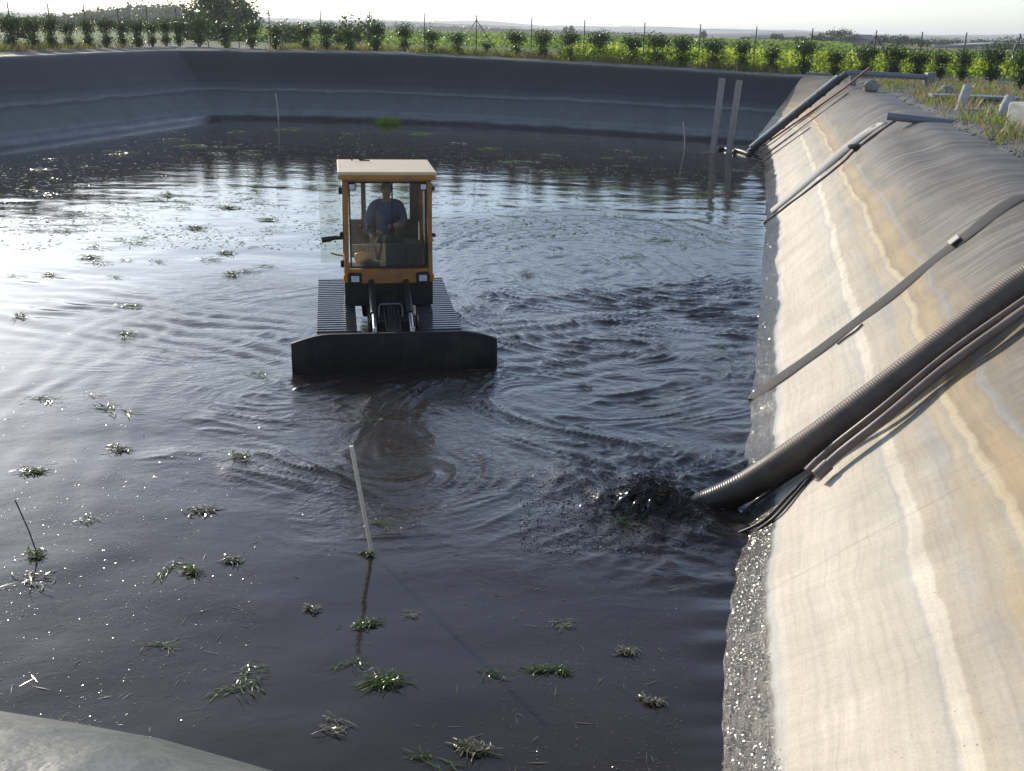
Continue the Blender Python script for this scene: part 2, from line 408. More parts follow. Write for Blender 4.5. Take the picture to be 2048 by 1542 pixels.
# outward normals of each side, mitred toward the corners
nrm = np.zeros((NL, 2))
T = np.roll(LP, -2, 0) - np.roll(LP, 2, 0)
nrm[:, 0] = T[:, 1]; nrm[:, 1] = -T[:, 0]                         # anticlockwise loop: outward is to the right
nrm /= np.linalg.norm(nrm, axis=1)[:, None]
SN = {'right': np.array([.976, -.217]), 'far': np.array([.30, .954]), 'left': np.array([-.962, .272]), 'near': np.array([-.217, -.976])}
cum = np.concatenate([[0], np.cumsum(np.linalg.norm(np.diff(LP, axis=0), axis=1))])
nr2 = np.array([SN[s] for s in LS])
nrm = smooth_loop(.5 * nr2 + .5 * smooth_loop(nrm, 1), 1)
nrm /= np.linalg.norm(nrm, axis=1)[:, None]
mit = 1.0 / np.clip(np.einsum('ij,ij->i', nrm, nr2), .68, 1)
nrm = nrm * mit[:, None]
# rim height along the loop
def rim_height(x, y, s):
    if s == 'right': return np.interp(y, [4, 10, 20, 40, 43], [2.52, 2.54, 2.58, 2.60, 2.62])
    if s == 'far': return np.interp(x, [-14, -8, 1.4, 6, 8.2, 9.7], [2.98, 3.04, 2.86, 2.75, 2.70, 2.66])
    if s == 'left': return np.interp(y, [10, 36, 50], [2.75, 2.84, 2.98])
    return 2.85
RH = smooth_loop(np.array([rim_height(p[0], p[1], s) for p, s in zip(LP, LS)]), 8)
RUN = smooth_loop(np.array([{'right': 2.78, 'far': 3.15, 'left': 3.3, 'near': 2.8}[s] for s in LS]), 12)
# profile: fraction of the run, fraction of the rim height
NT = 46
prof = []
for i in range(NT):
    t = -.35 + 1.35 * i / (NT - 1)
    prof.append((t, t))
def crest(t):
    """height fraction with a rounded top"""
    return np.where(t < .86, t, .86 + .14 * np.sin(np.clip((t - .86) / .28, 0, 1) * math.pi / 2))
def crest_far(t):
    return np.where(t < .95, t, .95 + .05 * np.sin(np.clip((t - .95) / .10, 0, 1) * math.pi / 2))
tt = np.concatenate([np.linspace(-.35, .8, 44), np.linspace(.82, 1.42, 26)])
Vx, UVs = [], []
for t in tt:
    d = RUN * t
    zf = float(crest(np.array(t)))
    isR = np.array([q == 'right' for q in LS])
    wF = smooth_loop(np.array([1.0 if q in ('far', 'left') else 0.0 for q in LS]), 6)
    z = RH * (zf * (1 - wF) + float(crest_far(np.array(t))) * wF) if t > 0 else RUN * t * .9
    P2 = LP + nrm * d[:, None]
    # uneven lining: slow bulges plus wrinkles
    bul = .05 * gnoise(P2[:, 0] * .7, P2[:, 1] * .7, 3) + .02 * gnoise(P2[:, 0] * 2.1, P2[:, 1] * 2.1 + t * 3, 5)
    fold = np.zeros(NL)
    yy = LP[:, 1]
    # raised stretch of the right bank nearer than the second tube, welted folds across it
    if t > .1: fold += np.where(isR, .16 * sstep(23.5, 22.0, yy - 1.6 * t) * sstep(.1, .6, t) * (1 - sstep(.75, 1.0, t)) * sstep(12, 19, yy), 0)
    cr_w = sstep(.7, .95, t) * (1 - sstep(1.2, 1.4, t))
    bul = bul * (1 - .7 * wF) + (1 - .85 * wF) * cr_w * .022 * gnoise(cum * .6, np.full(NL, t * 3.5), 11)
    if t > 0:
        zz_ = z
        for hz, am in ((1.27, .05), (.36, .06)):
            bul = bul + np.where(isR, 0, am * np.exp(-((zz_ - hz) / .07) ** 2) - am * .6 * np.exp(-((zz_ - hz + .12) / .06) ** 2))
    bul = bul * np.where(t < .02, .4, 1) + fold
    Vx.append(np.column_stack([P2 - nrm * (bul * .5)[:, None], z + bul * .8]))
    UVs.append(np.column_stack([cum, np.maximum(z, -.5) * np.ones(NL)]))
NTt = len(tt)
GV = np.array(Vx); GU = np.array(UVs)                              # (NT, NL, 3)
def bank_part(name, idx, mat_):
    n = len(idx)
    V = GV[:, idx, :].reshape(-1, 3); U = GU[:, idx, :].reshape(-1, 2)
    if idx[-1] < idx[-2]: U = U.reshape(NTt, n, 2); U[:, -1, 0] = U[:, -2, 0] + .2; U = U.reshape(-1, 2)
    a = (np.arange(NTt - 1)[:, None] * n + np.arange(n - 1)[None, :]).ravel()
    Fq = np.column_stack([a, a + 1, a + n + 1, a + n])
    return tag(fast_mesh(name, V, Fq, 4, mat_, smooth=True, uv=U), kind='structure')
ids = {k: [i for i in range(NL) if LS[i] == k] for k in ('right', 'far', 'left', 'near')}
order = ['right', 'far', 'left', 'near']
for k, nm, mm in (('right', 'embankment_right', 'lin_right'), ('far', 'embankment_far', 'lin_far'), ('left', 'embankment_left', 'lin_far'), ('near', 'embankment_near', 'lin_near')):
    ix = ids[k] + [(ids[k][-1] + 1) % NL]
    bank_part(nm, ix, M[mm])
def rim_pt(i, extra=0.0):
    d = RUN[i] * 1.36 + extra
    return Vector((LP[i, 0] + nrm[i, 0] * d, LP[i, 1] + nrm[i, 1] * d, RH[i] * float(crest(np.array(1.36)))))

# ------------------------------------------------------------------ ground: rim, gravel, grass, fields, to the horizon
def field_h(x, y):
    return 2.75 + .012 * gnoise(x * .05, y * .05, 21) * 8 * .2
def far_h(D, x, y):
    az = math.atan2(x, y)
    h = np.interp(D, [0, 60, 350, 420, 900, 6000], [2.8, 2.75, 2.75, 1.0, -2.0, -6.0])
    return h
dd = [0, .25, .6, 1.0, 1.5, 2.1, 2.8, 3.6, 4.5, 5.6, 7, 9, 12, 16, 22, 30, 45, 65, 95, 140, 200, 280, 360, 420, 600, 1000, 2200, 6000]
gi = list(range(0, NL, 2))
gv = []
for k, d in enumerate(dd):
    for i in gi:
        base = RUN[i] * 1.27
        mx = nrm[i] if d < 30 else nrm[i]
        x = LP[i, 0] + mx[0] * (base + d); y = LP[i, 1] + mx[1] * (base + d)
        z0 = RH[i]
        z1 = z0 + .04 * min(1, d / .6) if d > 0 else z0 - .06
        D = math.hypot(x, y)
        w = float(sstep(4, 60, d))
        z = z1 * (1 - w) + float(far_h(D, x, y)) * w
        if 0 < d < 12: z += .05 * n1(x * .9, y * .9, 31) + .03 * n1(x * 3, y * 3, 32)
        gv.append((x, y, z))
n = len(gi); fs = []
for k in range(len(dd) - 1):
    for j in range(n):
        j2 = (j + 1) % n
        fs.append((k * n + j, k * n + j2, (k + 1) * n + j2, (k + 1) * n + j))
m, nt, out = new_mat('ground'); g = G(nt)
p = g.n('ShaderNodeBsdfPrincipled'); p.inputs['Roughness'].default_value = .9; p.inputs['Specular IOR Level'].default_value = .2
geo = g.n('ShaderNodeNewGeometry'); pos = geo.outputs['Position']
sx = g.n('ShaderNodeSeparateXYZ'); g.l(pos, sx.inputs[0])
f1 = g.noise(pos, 24, 5, .7); f2 = g.noise(pos, .8, 5, .65); f3 = g.noise(pos, 6, 4, .6)
gravel = g.ramp(f1, [(.3, (.085, .08, .075)), (.5, (.19, .18, .165)), (.7, (.33, .31, .28))])
soil = g.ramp(f3, [(.3, (.16, .125, .075)), (.7, (.26, .21, .13))])
grs = g.ramp(f3, [(.3, (.06, .085, .02)), (.7, (.12, .13, .035))])
turf = g.mix(g.ramp(f2, [(.42, 0.0), (.58, 1.0)]), soil, grs)
near = g.mix(g.ramp(f2, [(.46, 0.0), (.62, .9)]), gravel, turf)
# fields beyond the fence: distance from the far rim along its normal
q = g.math('ADD', g.math('MULTIPLY', sx.outputs[0], .28), g.math('MULTIPLY', sx.outputs[1], .96))
nz = g.noise(pos, .05, 3, .5)
qq = g.math('ADD', q, g.math('MULTIPLY', g.math('SUBTRACT', nz, .5), 3))
rows = g.math('SINE', g.math('MULTIPLY', qq, 2 * math.pi / 2.2))
fld = g.mix(g.ramp(g.math('ADD', g.math('MULTIPLY', rows, .5), .5), [(.2, 0.0), (.6, 1.0)]), (.10, .12, .025), (.075, .14, .018))
br = g.ramp(g.math('DIVIDE', qq, 400.0), [(.0, 0.0), (.36, 0.0), (.37, 1.0), (.72, 1.0), (.73, 0.0)])
xr = g.ramp(g.math('DIVIDE', g.math('SUBTRACT', sx.outputs[0], g.math('MULTIPLY', sx.outputs[1], .14)), 100.0), [(.0, 0.0), (.1, 1.0)])
fld = g.mix(g.math('MULTIPLY', br, xr), fld, (.20, .14, .085))
fm = g.ramp(g.math('DIVIDE', q, 100.0), [(.60, 0.0), (.63, 1.0)])
g.l(g.mix(fm, near, fld), p.inputs['Base Color'])
g.l(g.bump(f1, .6, .03), p.inputs['Normal'])
g.l(p.outputs[0], out.inputs[0]); M['ground'] = m
tag(fast_mesh('ground', gv, fs, 4, m, smooth=True), kind='structure')

# far ridges under the horizon haze
m = mat('far_hill', (.07, .095, .075), .95, var=.35, scale=.02); M['hill'] = m
def ridge(dist, amp, base, seed, x0=-1.2, x1=1.2):
    vs, fs = [], []
    N = 240
    for i in range(N):
        a = x0 + (x1 - x0) * i / (N - 1)
        hh = base + amp * (.55 * n1(a * 5, seed, seed) + .3 * n1(a * 14, seed + 4, seed) + .1 * n1(a * 70, seed, seed) + .05 * n1(a * 190, seed, seed))
        for k, (dk, zk) in enumerate(((0, -25), (.04, .65), (.08, 1.0), (.25, .4))):
            D = dist * (1 + dk); z = -25 if k == 0 else max(-20, hh * zk)
            vs.append((D * math.sin(a), D * math.cos(a), z))
    for i in range(N - 1):
        for k in range(3):
            fs.append((i * 4 + k, i * 4 + 4 + k, i * 4 + 5 + k, i * 4 + 1 + k))
    return vs, fs
for j, (dist, amp, base) in enumerate(((1500, 9, 9), (3000, 22, 24))):
    vs, fs = ridge(dist, amp, base, 40 + j)
    tag(fast_mesh('hills', vs, fs, 4, m, smooth=True), kind='structure')

# ------------------------------------------------------------------ slurry surface
def wpoly(pts): return [tuple(at_z(x, y)[:2]) for x, y in pts]
def axis(lo, hi, stops):
    """grid lines with a spacing interpolated between stops"""
    v = [lo]
    while v[-1] < hi: v.append(v[-1] + float(np.interp(v[-1], [s[0] for s in stops], [s[1] for s in stops])))
    return np.array(v)
ga = axis(-28.5, 1.2, [(-28, .25), (-12, .12), (-8, .045), (-6, .03), (1.2, .03)])
gy = axis(3.4, 53.5, [(3, .03), (17, .03), (25, .055), (34, .09), (54, .14)])
AA, YY = np.meshgrid(ga, gy, indexing='xy')
XX = AA + .222 * YY
churn = soft_poly(XX, YY, wpoly([(880, 590), (1060, 600), (1260, 590), (1480, 560), (1500, 760), (1480, 900), (1500, 1070), (1300, 1090), (1000, 1040), (760, 990), (560, 930), (500, 880), (640, 770), (1000, 770)]), 1.6)
leftv = soft_poly(XX, YY, wpoly([(470, 560), (632, 590), (640, 740), (560, 800), (380, 770), (300, 640)]), 2.2) * .7
splash = soft_poly(XX, YY, wpoly([(1180, 960), (1330, 930), (1480, 1000), (1490, 1080), (1300, 1090)]), .9)
swl = soft_poly(XX, YY, wpoly([(900, 450), (1150, 430), (1420, 470), (1470, 560), (1250, 620), (960, 590)]), 2.0)
calm_far = sstep(26, 34, YY)
wx = .9 * gnoise(XX * .45, YY * .45, 1) + .35 * gnoise(XX * 1.3, YY * 1.3, 2)
wy = .9 * gnoise(XX * .45 + 9, YY * .45, 3) + .35 * gnoise(XX * 1.3 + 5, YY * 1.3, 4)
Z = np.zeros_like(XX)
# slow swell everywhere
Z += .012 * gnoise(XX * .38 + .3 * wx, YY * .55 + .3 * wy, 5) + .005 * gnoise(XX * 1.0 + .4 * wx, YY * 1.5 + .4 * wy, 6)
mid = np.clip(.06 + .9 * leftv + 1.0 * churn + .55 * swl, 0, 1)
# patchiness: smooth boils between creased water
patch = sstep(-.35, .45, gnoise(XX * .6 + wx, YY * .6 + wy, 7))
def ridged(x, y, s):
    q = np.clip(1 - np.abs(gnoise(x, y, s)) * 1.9, 0, 1); return q * q * (1.5 - .5 * q)
amp = churn * (.35 + .65 * patch) + .5 * leftv * (.3 + .7 * patch)
# slow eddies wind the creases into curls
SX, SY = XX.copy(), YY * 1.0
for ex, ey, er, ea in ((1.3, 19.4, 3.0, 2.2), (2.2, 14.6, 1.7, -2.4), (.5, 12.3, 1.3, 2.6), (-.6, 10.0, 1.2, -2.2), (1.0, 10.2, .9, 2.4), (-3.6, 14.6, 1.6, -2.0), (-3.4, 12.0, 1.0, 1.8), (2.0, 11.2, .9, -2.0), (.2, 16.2, 1.2, 1.8), (3.2, 17.2, 1.2, 2.0)):
    qx, qy = SX - ex, SY - ey; a_ = ea * np.exp(-(qx ** 2 + qy ** 2) / er ** 2)
    SX, SY = ex + qx * np.cos(a_) - qy * np.sin(a_), ey + qx * np.sin(a_) + qy * np.cos(a_)
SX = SX + .35 * wx; SY = SY + .35 * wy
def crease(x, y, s, w):
    q = np.abs(gnoise(x, y, s)); return np.exp(-q / w)
Z += .024 * amp * gnoise(SX * .7, SY * 1.3, 8)
Z += .044 * amp * crease(SX * .8, SY * 2.2, 9, .16) * sstep(-.2, .3, gnoise(XX * 1.1, YY * 1.1, 23))
fine = amp + .55 * swl + .9 * splash
Z += .024 * fine * crease(SX * 1.5, SY * 4.6, 10, .20) * sstep(-.25, .25, gnoise(XX * 1.7, YY * 1.7, 24))
Z += .0105 * fine * crease(SX * 3.6, SY * 9.0, 12, .25)
Z += splash * (.035 * ridged(XX * 2.2, YY * 2.2, 13) + .016 * gnoise(XX * 6, YY * 6, 14))
# eddy behind the machine: rings drawn out around a slow centre
cx, cy = 1.3, 19.4
dx, dy = XX - cx + .25 * wx, (YY - cy) * .62 + .2 * wy
rr = np.hypot(dx, dy); th = np.arctan2(dy, dx)
ring = np.sin(2 * math.pi * (rr * 2.3 + .12 * th) + 1.6 * gnoise(XX * .8, YY * .5, 15))
Z += .017 * swl * ring * (.25 + .75 * sstep(-.3, .3, gnoise(XX * .5 + wx, YY * .35, 16))) * np.exp(-(rr / 3.0) ** 2 * .3)
# bow waves that leave the tracks
for (ax_, ay_, ux, uy, sgn, L) in ((-3.0, 13.1, -.87, .49, 1, 4.5), (-3.3, 14.6, -.95, .30, 1, 4.2), (-.1, 12.8, .90, .43, -1, 4.5), (-.4, 14.6, .93, .36, 1, 3.6)):
    px, py = XX - ax_, YY - ay_
    al = px * ux + py * uy; ac = -px * uy + py * ux + .25 * wx
    env = sstep(-.3, .5, al) * np.exp(-np.clip(al, 0, 99) / L * 1.2) * np.exp(-(ac / (.55 + .16 * np.clip(al, 0, 99))) ** 2)
    Z += .016 * env * np.sin(2 * math.pi * ac / .42 + .9 * gnoise(XX * 1.4, YY * 1.4, 17))
# long curved wakes toward the left bank
for k, (c0x, c0y, r_, w_) in enumerate(((-1.5, 13.4, 3.4, .5), (-1.5, 13.4, 4.7, .5), (-1.2, 11.0, 4.4, .35), (-1.2, 11.0, 3.2, .3))):
    rr2 = np.hypot(XX - c0x, (YY - c0y) * .8); a2 = np.arctan2(YY - c0y, XX - c0x)
    Z += .0025 * np.exp(-((rr2 - r_ + .3 * wx) / w_) ** 2) * np.cos((rr2 - r_ + .3 * wx) * 14) * sstep(.2, .9, np.abs(np.cos(a2)))
Z *= (1 - .85 * calm_far)
# a lip where the slurry wets the right bank
Z += .03 * np.exp(-((AA - .17) / .25) ** 2) * (gnoise(YY * 1.3, YY * 0 + 3, 18) + .6 * gnoise(YY * 4.5, YY * 0, 19))
nyg, nag = XX.shape
a = (np.arange(nyg - 1)[:, None] * nag + np.arange(nag - 1)[None, :]).ravel()
water = fast_mesh('slurry', np.column_stack([XX.ravel(), YY.ravel(), Z.ravel()]), np.column_stack([a, a + 1, a + nag + 1, a + nag]), 4, None, smooth=True)
at_ = water.data.attributes.new('churn', 'FLOAT', 'POINT')
at_.data.foreach_set('value', np.clip(np.maximum(np.maximum(churn * (.4 + .6 * patch), .6 * leftv), np.maximum(splash, .3 * swl)), 0, 1).ravel().astype(np.float32))
tag(water, kind='structure')
m, nt, out = new_mat('slurry'); g = G(nt)
p = g.n('ShaderNodeBsdfPrincipled')
tc = g.n('ShaderNodeTexCoord'); o_ = tc.outputs['Object']
at = g.n('ShaderNodeAttribute'); at.attribute_name = 'churn'
f = g.noise(o_, .5, 4, .6)
g.l(g.ramp(f, [(.3, (.024, .0165, .0125)), (.7, (.037, .026, .019))]), p.inputs['Base Color'])
p.inputs['IOR'].default_value = 1.44; p.inputs['Roughness'].default_value = .045
mp = g.n('ShaderNodeMapping'); mp.inputs['Scale'].default_value = (1, 1.35, 1); g.l(o_, mp.inputs[0])
b1 = g.noise(mp.outputs[0], 5.5, 3, .55, 1.2)
b2 = g.noise(mp.outputs[0], 20, 3, .6, 1.0)
b0 = g.noise(mp.outputs[0], 1.2, 2, .5)
h = g.math('MULTIPLY', b0, .010)
h = g.math('ADD', h, g.math('MULTIPLY', b1, g.math('ADD', g.math('MULTIPLY', at.outputs['Fac'], .016), .0014)))
h = g.math('ADD', h, g.math('MULTIPLY', b2, g.math('ADD', g.math('MULTIPLY', at.outputs['Fac'], .0075), .0003)))
bp = g.n('ShaderNodeBump'); bp.inputs['Strength'].default_value = 1.0; bp.inputs['Distance'].default_value = 1.0
g.l(h, bp.inputs['Height']); g.l(bp.outputs[0], p.inputs['Normal'])
g.l(p.outputs[0], out.inputs[0]); water.data.materials.append(m)

# ------------------------------------------------------------------ sky, sun, camera
AZ, EL = R(-35), R(19.5)
w = bpy.data.worlds.new('World'); sc.world = w; w.use_nodes = True
wn = w.node_tree; wn.nodes.clear()
sky = wn.nodes.new('ShaderNodeTexSky'); sky.sky_type = 'NISHITA'; sky.sun_disc = False
sky.sun_elevation = EL; sky.sun_rotation = AZ % (2 * math.pi); sky.altitude = 50
sky.air_density = 1.0; sky.dust_density = .8; sky.ozone_density = 1.5
bg = wn.nodes.new('ShaderNodeBackground'); bg.inputs[1].default_value = .15
wo = wn.nodes.new('ShaderNodeOutputWorld')
wb = wn.nodes.new('ShaderNodeMix'); wb.data_type = 'RGBA'; wb.blend_type = 'MULTIPLY'; wb.inputs[0].default_value = 1.0
wb.inputs[7].default_value = (.90, 1.0, 1.15, 1)                       # the camera's cool white balance
hs = wn.nodes.new('ShaderNodeHueSaturation'); hs.inputs['Saturation'].default_value = .70
wn.links.new(sky.outputs[0], hs.inputs['Color']); wn.links.new(hs.outputs[0], wb.inputs[6]); wn.links.new(wb.outputs[2], bg.inputs[0]); wn.links.new(bg.outputs[0], wo.inputs[0])
sl = bpy.data.lights.new('sun', 'SUN'); sl.energy = 3.2; sl.angle = R(.53); sl.color = (1.0, .885, .72)
so = bpy.data.objects.new('sun', sl); COL.objects.link(so)
sd = Vector((math.sin(AZ) * math.cos(EL), math.cos(AZ) * math.cos(EL), math.sin(EL)))
so.rotation_euler = sd.to_track_quat('Z', 'Y').to_euler(); so.location = sd * 60
cam = bpy.data.cameras.new('camera'); cam.sensor_width = 36; cam.lens = 36 * F / 2048; cam.clip_end = 20000; cam.clip_start = .05
co = bpy.data.objects.new('camera', cam); COL.objects.link(co); sc.camera = co
Rm = Matrix((cr, cu, -fwd)).transposed()
co.matrix_world = Matrix.Translation((0, 0, EYE)) @ Rm.to_4x4()
sc.view_settings.view_transform = 'Standard'; sc.view_settings.look = 'None'
sc.view_settings.exposure = 0.4; sc.view_settings.gamma = 1.0

# ------------------------------------------------------------------ the tracked machine
tr = empty('tracked_tractor', (-1.53, 12.8, 0), R(10))
tag(tr, 'small orange cabbed crawler machine with a black dozer blade standing in the slurry', 'tractor')
CX = .0
m = MB()                                                              # blade: bowed plate, clipped upper corners
nx_, nz_ = 28, 10; W = 1.335
fr_, bk_ = [], []
for i in range(nx_ + 1):
    x = -W + 2 * W * i / nx_
    top = .49 - .10 * max(0, (abs(x) - .88) / (W - .88)) ** 1.5
    for k in range(nz_ + 1):
        z = -.35 + (top + .35) * k / nz_
        y = .10 * ((z - .05) / .45) ** 2 * -1 + .04
        fr_.append((x, -y - .02, z)); bk_.append((x, -y + .035, z))
o_n = len(fr_); fs = []
for i in range(nx_):
    for k in range(nz_):
        a = i * (nz_ + 1) + k; b = a + nz_ + 1
        fs.append((a, b, b + 1, a + 1)); fs.append((o_n + a, o_n + a + 1, o_n + b + 1, o_n + b))
for i in range(nx_):
    a = i * (nz_ + 1) + nz_; b = a + nz_ + 1; fs.append((a, b, o_n + b, o_n + a))
for k in range(nz_):
    fs.append((k, k + 1, o_n + k + 1, o_n + k)); a = nx_ * (nz_ + 1) + k; fs.append((a, o_n + a, o_n + a + 1, a + 1))
m.add(fr_ + bk_, fs, False)
blade = m.build('blade', M['blade'], tr)
for x in (-.16, .12):
    m = MB(); m.tube([(x, -.06, .47), (x * 1.1, -.085, .36), (x * .9, -.075, .22), (x * .75, -.07, .12)], .009, 6)
    m.build('hydraulic_line', M['rubber'], blade)
m = MB().box((CX, .12, .18), (.9, .14, .5), bev=.02)
m.box((CX - .45, .6, .12), (.10, 1.2, .16), bev=.02); m.box((CX + .45, .6, .12), (.10, 1.2, .16), bev=.02)
m.build('push_frame', M['black'], tr)
for sx_ in (-.255, .235):                                             # lift cylinders
    cy_ = MB().tube([(CX + sx_, 1.36, .86), (CX + sx_, .62, .60)], .044, 14).build('lift_cylinder', M['black'], tr)
    MB().tube([(CX + sx_, .66, .61), (CX + sx_, .14, .44)], .028, 12).build('rod', M['chrome'], cy_)
    MB().box((CX + sx_ * 1.02, .13, .455), (.045, .05, .17), bev=.008).build('lug', M['pale_bar_lit_edge'], cy_)
m = MB()                                                              # guard hoop and hose bundle between the cylinders
m.tube([(CX - .17, .9, .3), (CX - .17, .95, .60), (CX - .14, .96, .64), (CX + .12, .96, .64), (CX + .15, .95, .60), (CX + .15, .9, .3)], .012, 8)
m.build('guard_hoop', M['pvc'], tr)
m = MB()
for k in range(7):
    x = CX - .10 + .033 * k
    m.tube([(x, 1.3, .7 + .02 * (k % 3)), (x + .03 * math.sin(k), .85, .56 + .02 * k % .06), (x * .9, .4, .44), (x * .8, .2, .46)], .013, 7)
m.build('hydraulic_hose', M['rubber'], tr)
m = MB()
m.box((CX, 2.05, .70), (1.25, 1.2, .34), bev=.02); m.box((CX, 1.62, .55), (1.25, .34, .13), bev=.02)
m.box((CX, 2.6, .45), (.75, 1.4, .5), bev=.03); m.box((CX, 1.2, .30), (.62, .9, .34), bev=.03)
m.build('chassis', M['black'], tr)
def track(cx):
    root = None
    # belt loop in the y-z plane
    path = []
    y0, y1, zt0, zt1, r = .55, 3.05, .365, .475, .30
    N1 = 27
    for i in range(N1): path.append((y0 + (y1 - y0) * i / (N1 - 1), zt0 + (zt1 - zt0) * i / (N1 - 1)))
    for i in range(1, 10):
        a = math.pi / 2 - math.pi * i / 10; path.append((y1 + r * math.cos(a), zt1 - r + r * math.sin(a)))
    for i in range(N1): path.append((y1 - (y1 - y0) * i / (N1 - 1), zt1 - 2 * r + (zt0 - zt1) * i / (N1 - 1)))
    for i in range(1, 10):
        a = -math.pi / 2 - math.pi * i / 10; path.append((y0 + r * math.cos(a), zt0 - r + r * math.sin(a)))
    n = len(path); mb = MB(); hw = .265
    vs, fs = [], []
    for i in range(n):
        ya, za = path[i - 1]; yb, zb = path[(i + 1) % n]; t = Vector((0, yb - ya, zb - za)).normalized(); nn = Vector((0, -t.z, t.y))
        y, z = path[i]
        for off in (0, -.03):
            for x in (-hw, hw): vs.append((cx + x, y + nn.y * off, z + nn.z * off))
    for i in range(n):
        a = 4 * i; b = 4 * ((i + 1) % n)
        fs += [(a, a + 1, b + 1, b), (a + 2, b + 2, b + 3, a + 3), (a, b, b + 2, a + 2), (a + 1, a + 3, b + 3, b + 1)]
    mb.add(vs, fs)
    for i in range(n):                                               # grousers: one bar per shoe
        ya, za = path[i - 1]; yb, zb = path[(i + 1) % n]
        ang = math.atan2(zb - za, yb - ya)
        y, z = path[i]; nn = Vector((0, -math.sin(ang), math.cos(ang)))
        mb.box((cx, y + nn.y * .016, z + nn.z * .016), (.535, .046, .034), rot=Matrix.Rotation(ang, 3, 'X'), bev=.004)
    nb_ = len(fs); t = mb.build('track', M['track'], tr); t.data.materials.append(M['black'])
    t.data.polygons.foreach_set('material_index', [1 if k < nb_ else 0 for k in range(len(t.data.polygons))])
    s_ = MB(); s_.box((cx, 1.8, .12), (.34, 2.4, .34), bev=.04)
    for yy_ in (.55, 1.1, 1.6, 2.1, 2.6, 3.05): s_.tube([(cx - .2, yy_, .08 + .03 * yy_), (cx + .2, yy_, .08 + .03 * yy_)], .2 if yy_ in (.55, 3.05) else .14, 16)
    s_.build('roller_frame', M['black'], t)
    MB().box((cx, .34, .27), (.52, .20, .20), rot=Matrix.Rotation(.75, 3, 'X'), bev=.05).build('mud_scraper', M['black'], t)
track(CX - .75); track(CX + .655)
# cab
ZB, ZT, YF, YR = 1.02, 2.27, 1.45, 2.70
hb, ht = .625, .60
m = MB()
def pillar(x0, y0, x1, y1, wx_, wy_, z0=ZB - .18, z1=ZT):
    vs = []
    for (x, y, z) in ((x0, y0, z0), (x1, y1, z1)):
        for a, b in ((-1, -1), (1, -1), (1, 1), (-1, 1)): vs.append((x + a * wx_ / 2, y + b * wy_ / 2, z))
    m.add(vs, [(0, 1, 2, 3)[::-1], (4, 5, 6, 7), (0, 1, 5, 4), (1, 2, 6, 5), (2, 3, 7, 6), (3, 0, 4, 7)])
for s_ in (-1, 1):
    pillar(CX + s_ * (hb - .035), YF, CX + s_ * (ht - .03), YF, .06, .09)
    pillar(CX + s_ * (hb - .04), YR, CX + s_ * (ht - .04), YR, .09, .08)
m.box((CX, YF, ZT + .01), (2 * ht, .09, .06)); m.box((CX, YR, ZT + .01), (2 * ht, .09, .06))
for s_ in (-1, 1): m.box((CX + s_ * (ht - .035), (YF + YR) / 2, ZT + .01), (.07, YR - YF - .09, .06))
m.box((CX, YF - .002, ZB - .01), (2 * hb - .15, .07, .045))
for s_ in (-1, 1): m.box((CX + s_ * (hb - .03), (YF + YR) / 2, ZB - .09), (.055, YR - YF - .1, .17))
m.build('cab_frame', M['orange'], tr)
MB().box((CX, YF - .02, ZB - .115), (.92, .06, .165), bev=.012).build('front_panel', M['orange'], tr)
m = MB().box((CX, (YF + YR) / 2, ZB - .20), (1.2, 1.2, .05))
m.build('cab_floor', M['cabtrim'], tr)
m = MB(); m.box((CX, YR + .0, 1.22), (1.04, .045, .58)); m.box((CX + .47, YR - .01, 1.86), (.16, .05, .75)); m.box((CX + .035, YR - .005, 1.86), (.05, .05, .75))
m.box((CX - .30, YR - .005, 1.86), (.07, .05, .75))
m.build('rear_wall', M['cabtrim'], tr)
m = MB(); m.box((CX + .575, 2.3, 1.5), (.03, .5, 1.2)); m.box((CX + .585, 1.75, 1.22), (.03, .5, .42))
m.build('side_panel', M['cabtrim'], tr)
rf = MB()
rf.box((CX - .005, 2.03, ZT + .10), (1.34, 1.42, .045), bev=.014)
roof = rf.build('roof', M['roofpaint'], tr)
m = MB(); m.box((CX - .005, 1.345, ZT + .055), (1.30, .035, .075)); m.box((CX - .005, 2.715, ZT + .055), (1.30, .035, .075))
for s_ in (-1, 1): m.box((CX - .005 + s_ * .645, 2.03, ZT + .055), (.03, 1.33, .075))
m.build('fascia', M['orange'], roof)
m = MB(); m.tube([(CX - .46, 2.6, ZT + .11), (CX - .45, 2.62, ZT + .17), (CX - .40, 2.6, ZT + .19), (CX - .34, 2.6, ZT + .13), (CX - .2, 2.55, ZT + .127)], .012, 6)
m.build('aerial_lead', M['rubber'], roof)
wi = MB().box((CX, YF - .012, 1.655), (2 * ht - .12, .008, 1.19)); ws = wi.build('windshield', M['windshield'], tr)
m = MB()
for s_ in (-1, 1): m.box((CX + s_ * (ht - .075), YF - .045, 1.655), (.022, .02, 1.2))
m.box((CX, YF - .045, 2.24), (2 * ht - .15, .02, .022)); m.box((CX, YF - .045, 1.063), (2 * ht - .15, .02, .022))
m.build('seal', M['rubber'], ws)
m = MB(); m.tube([(CX + .06, YF - .03, 2.24), (CX + .055, YF - .035, 1.75), (CX + .05, YF - .035, 1.42)], .012, 6); m.box((CX + .055, YF - .035, 1.75), (.012, .02, .75))
m.build('wiper', M['rubber'], ws)
MB().box((CX + .26, YR + .02, 1.86), (.38, .006, .75)).build('rear_window', M['glass'], tr)
MB().box((CX + .617, 2.05, 1.72), (.006, 1.05, 1.0)).build('side_window', M['glass'], tr)
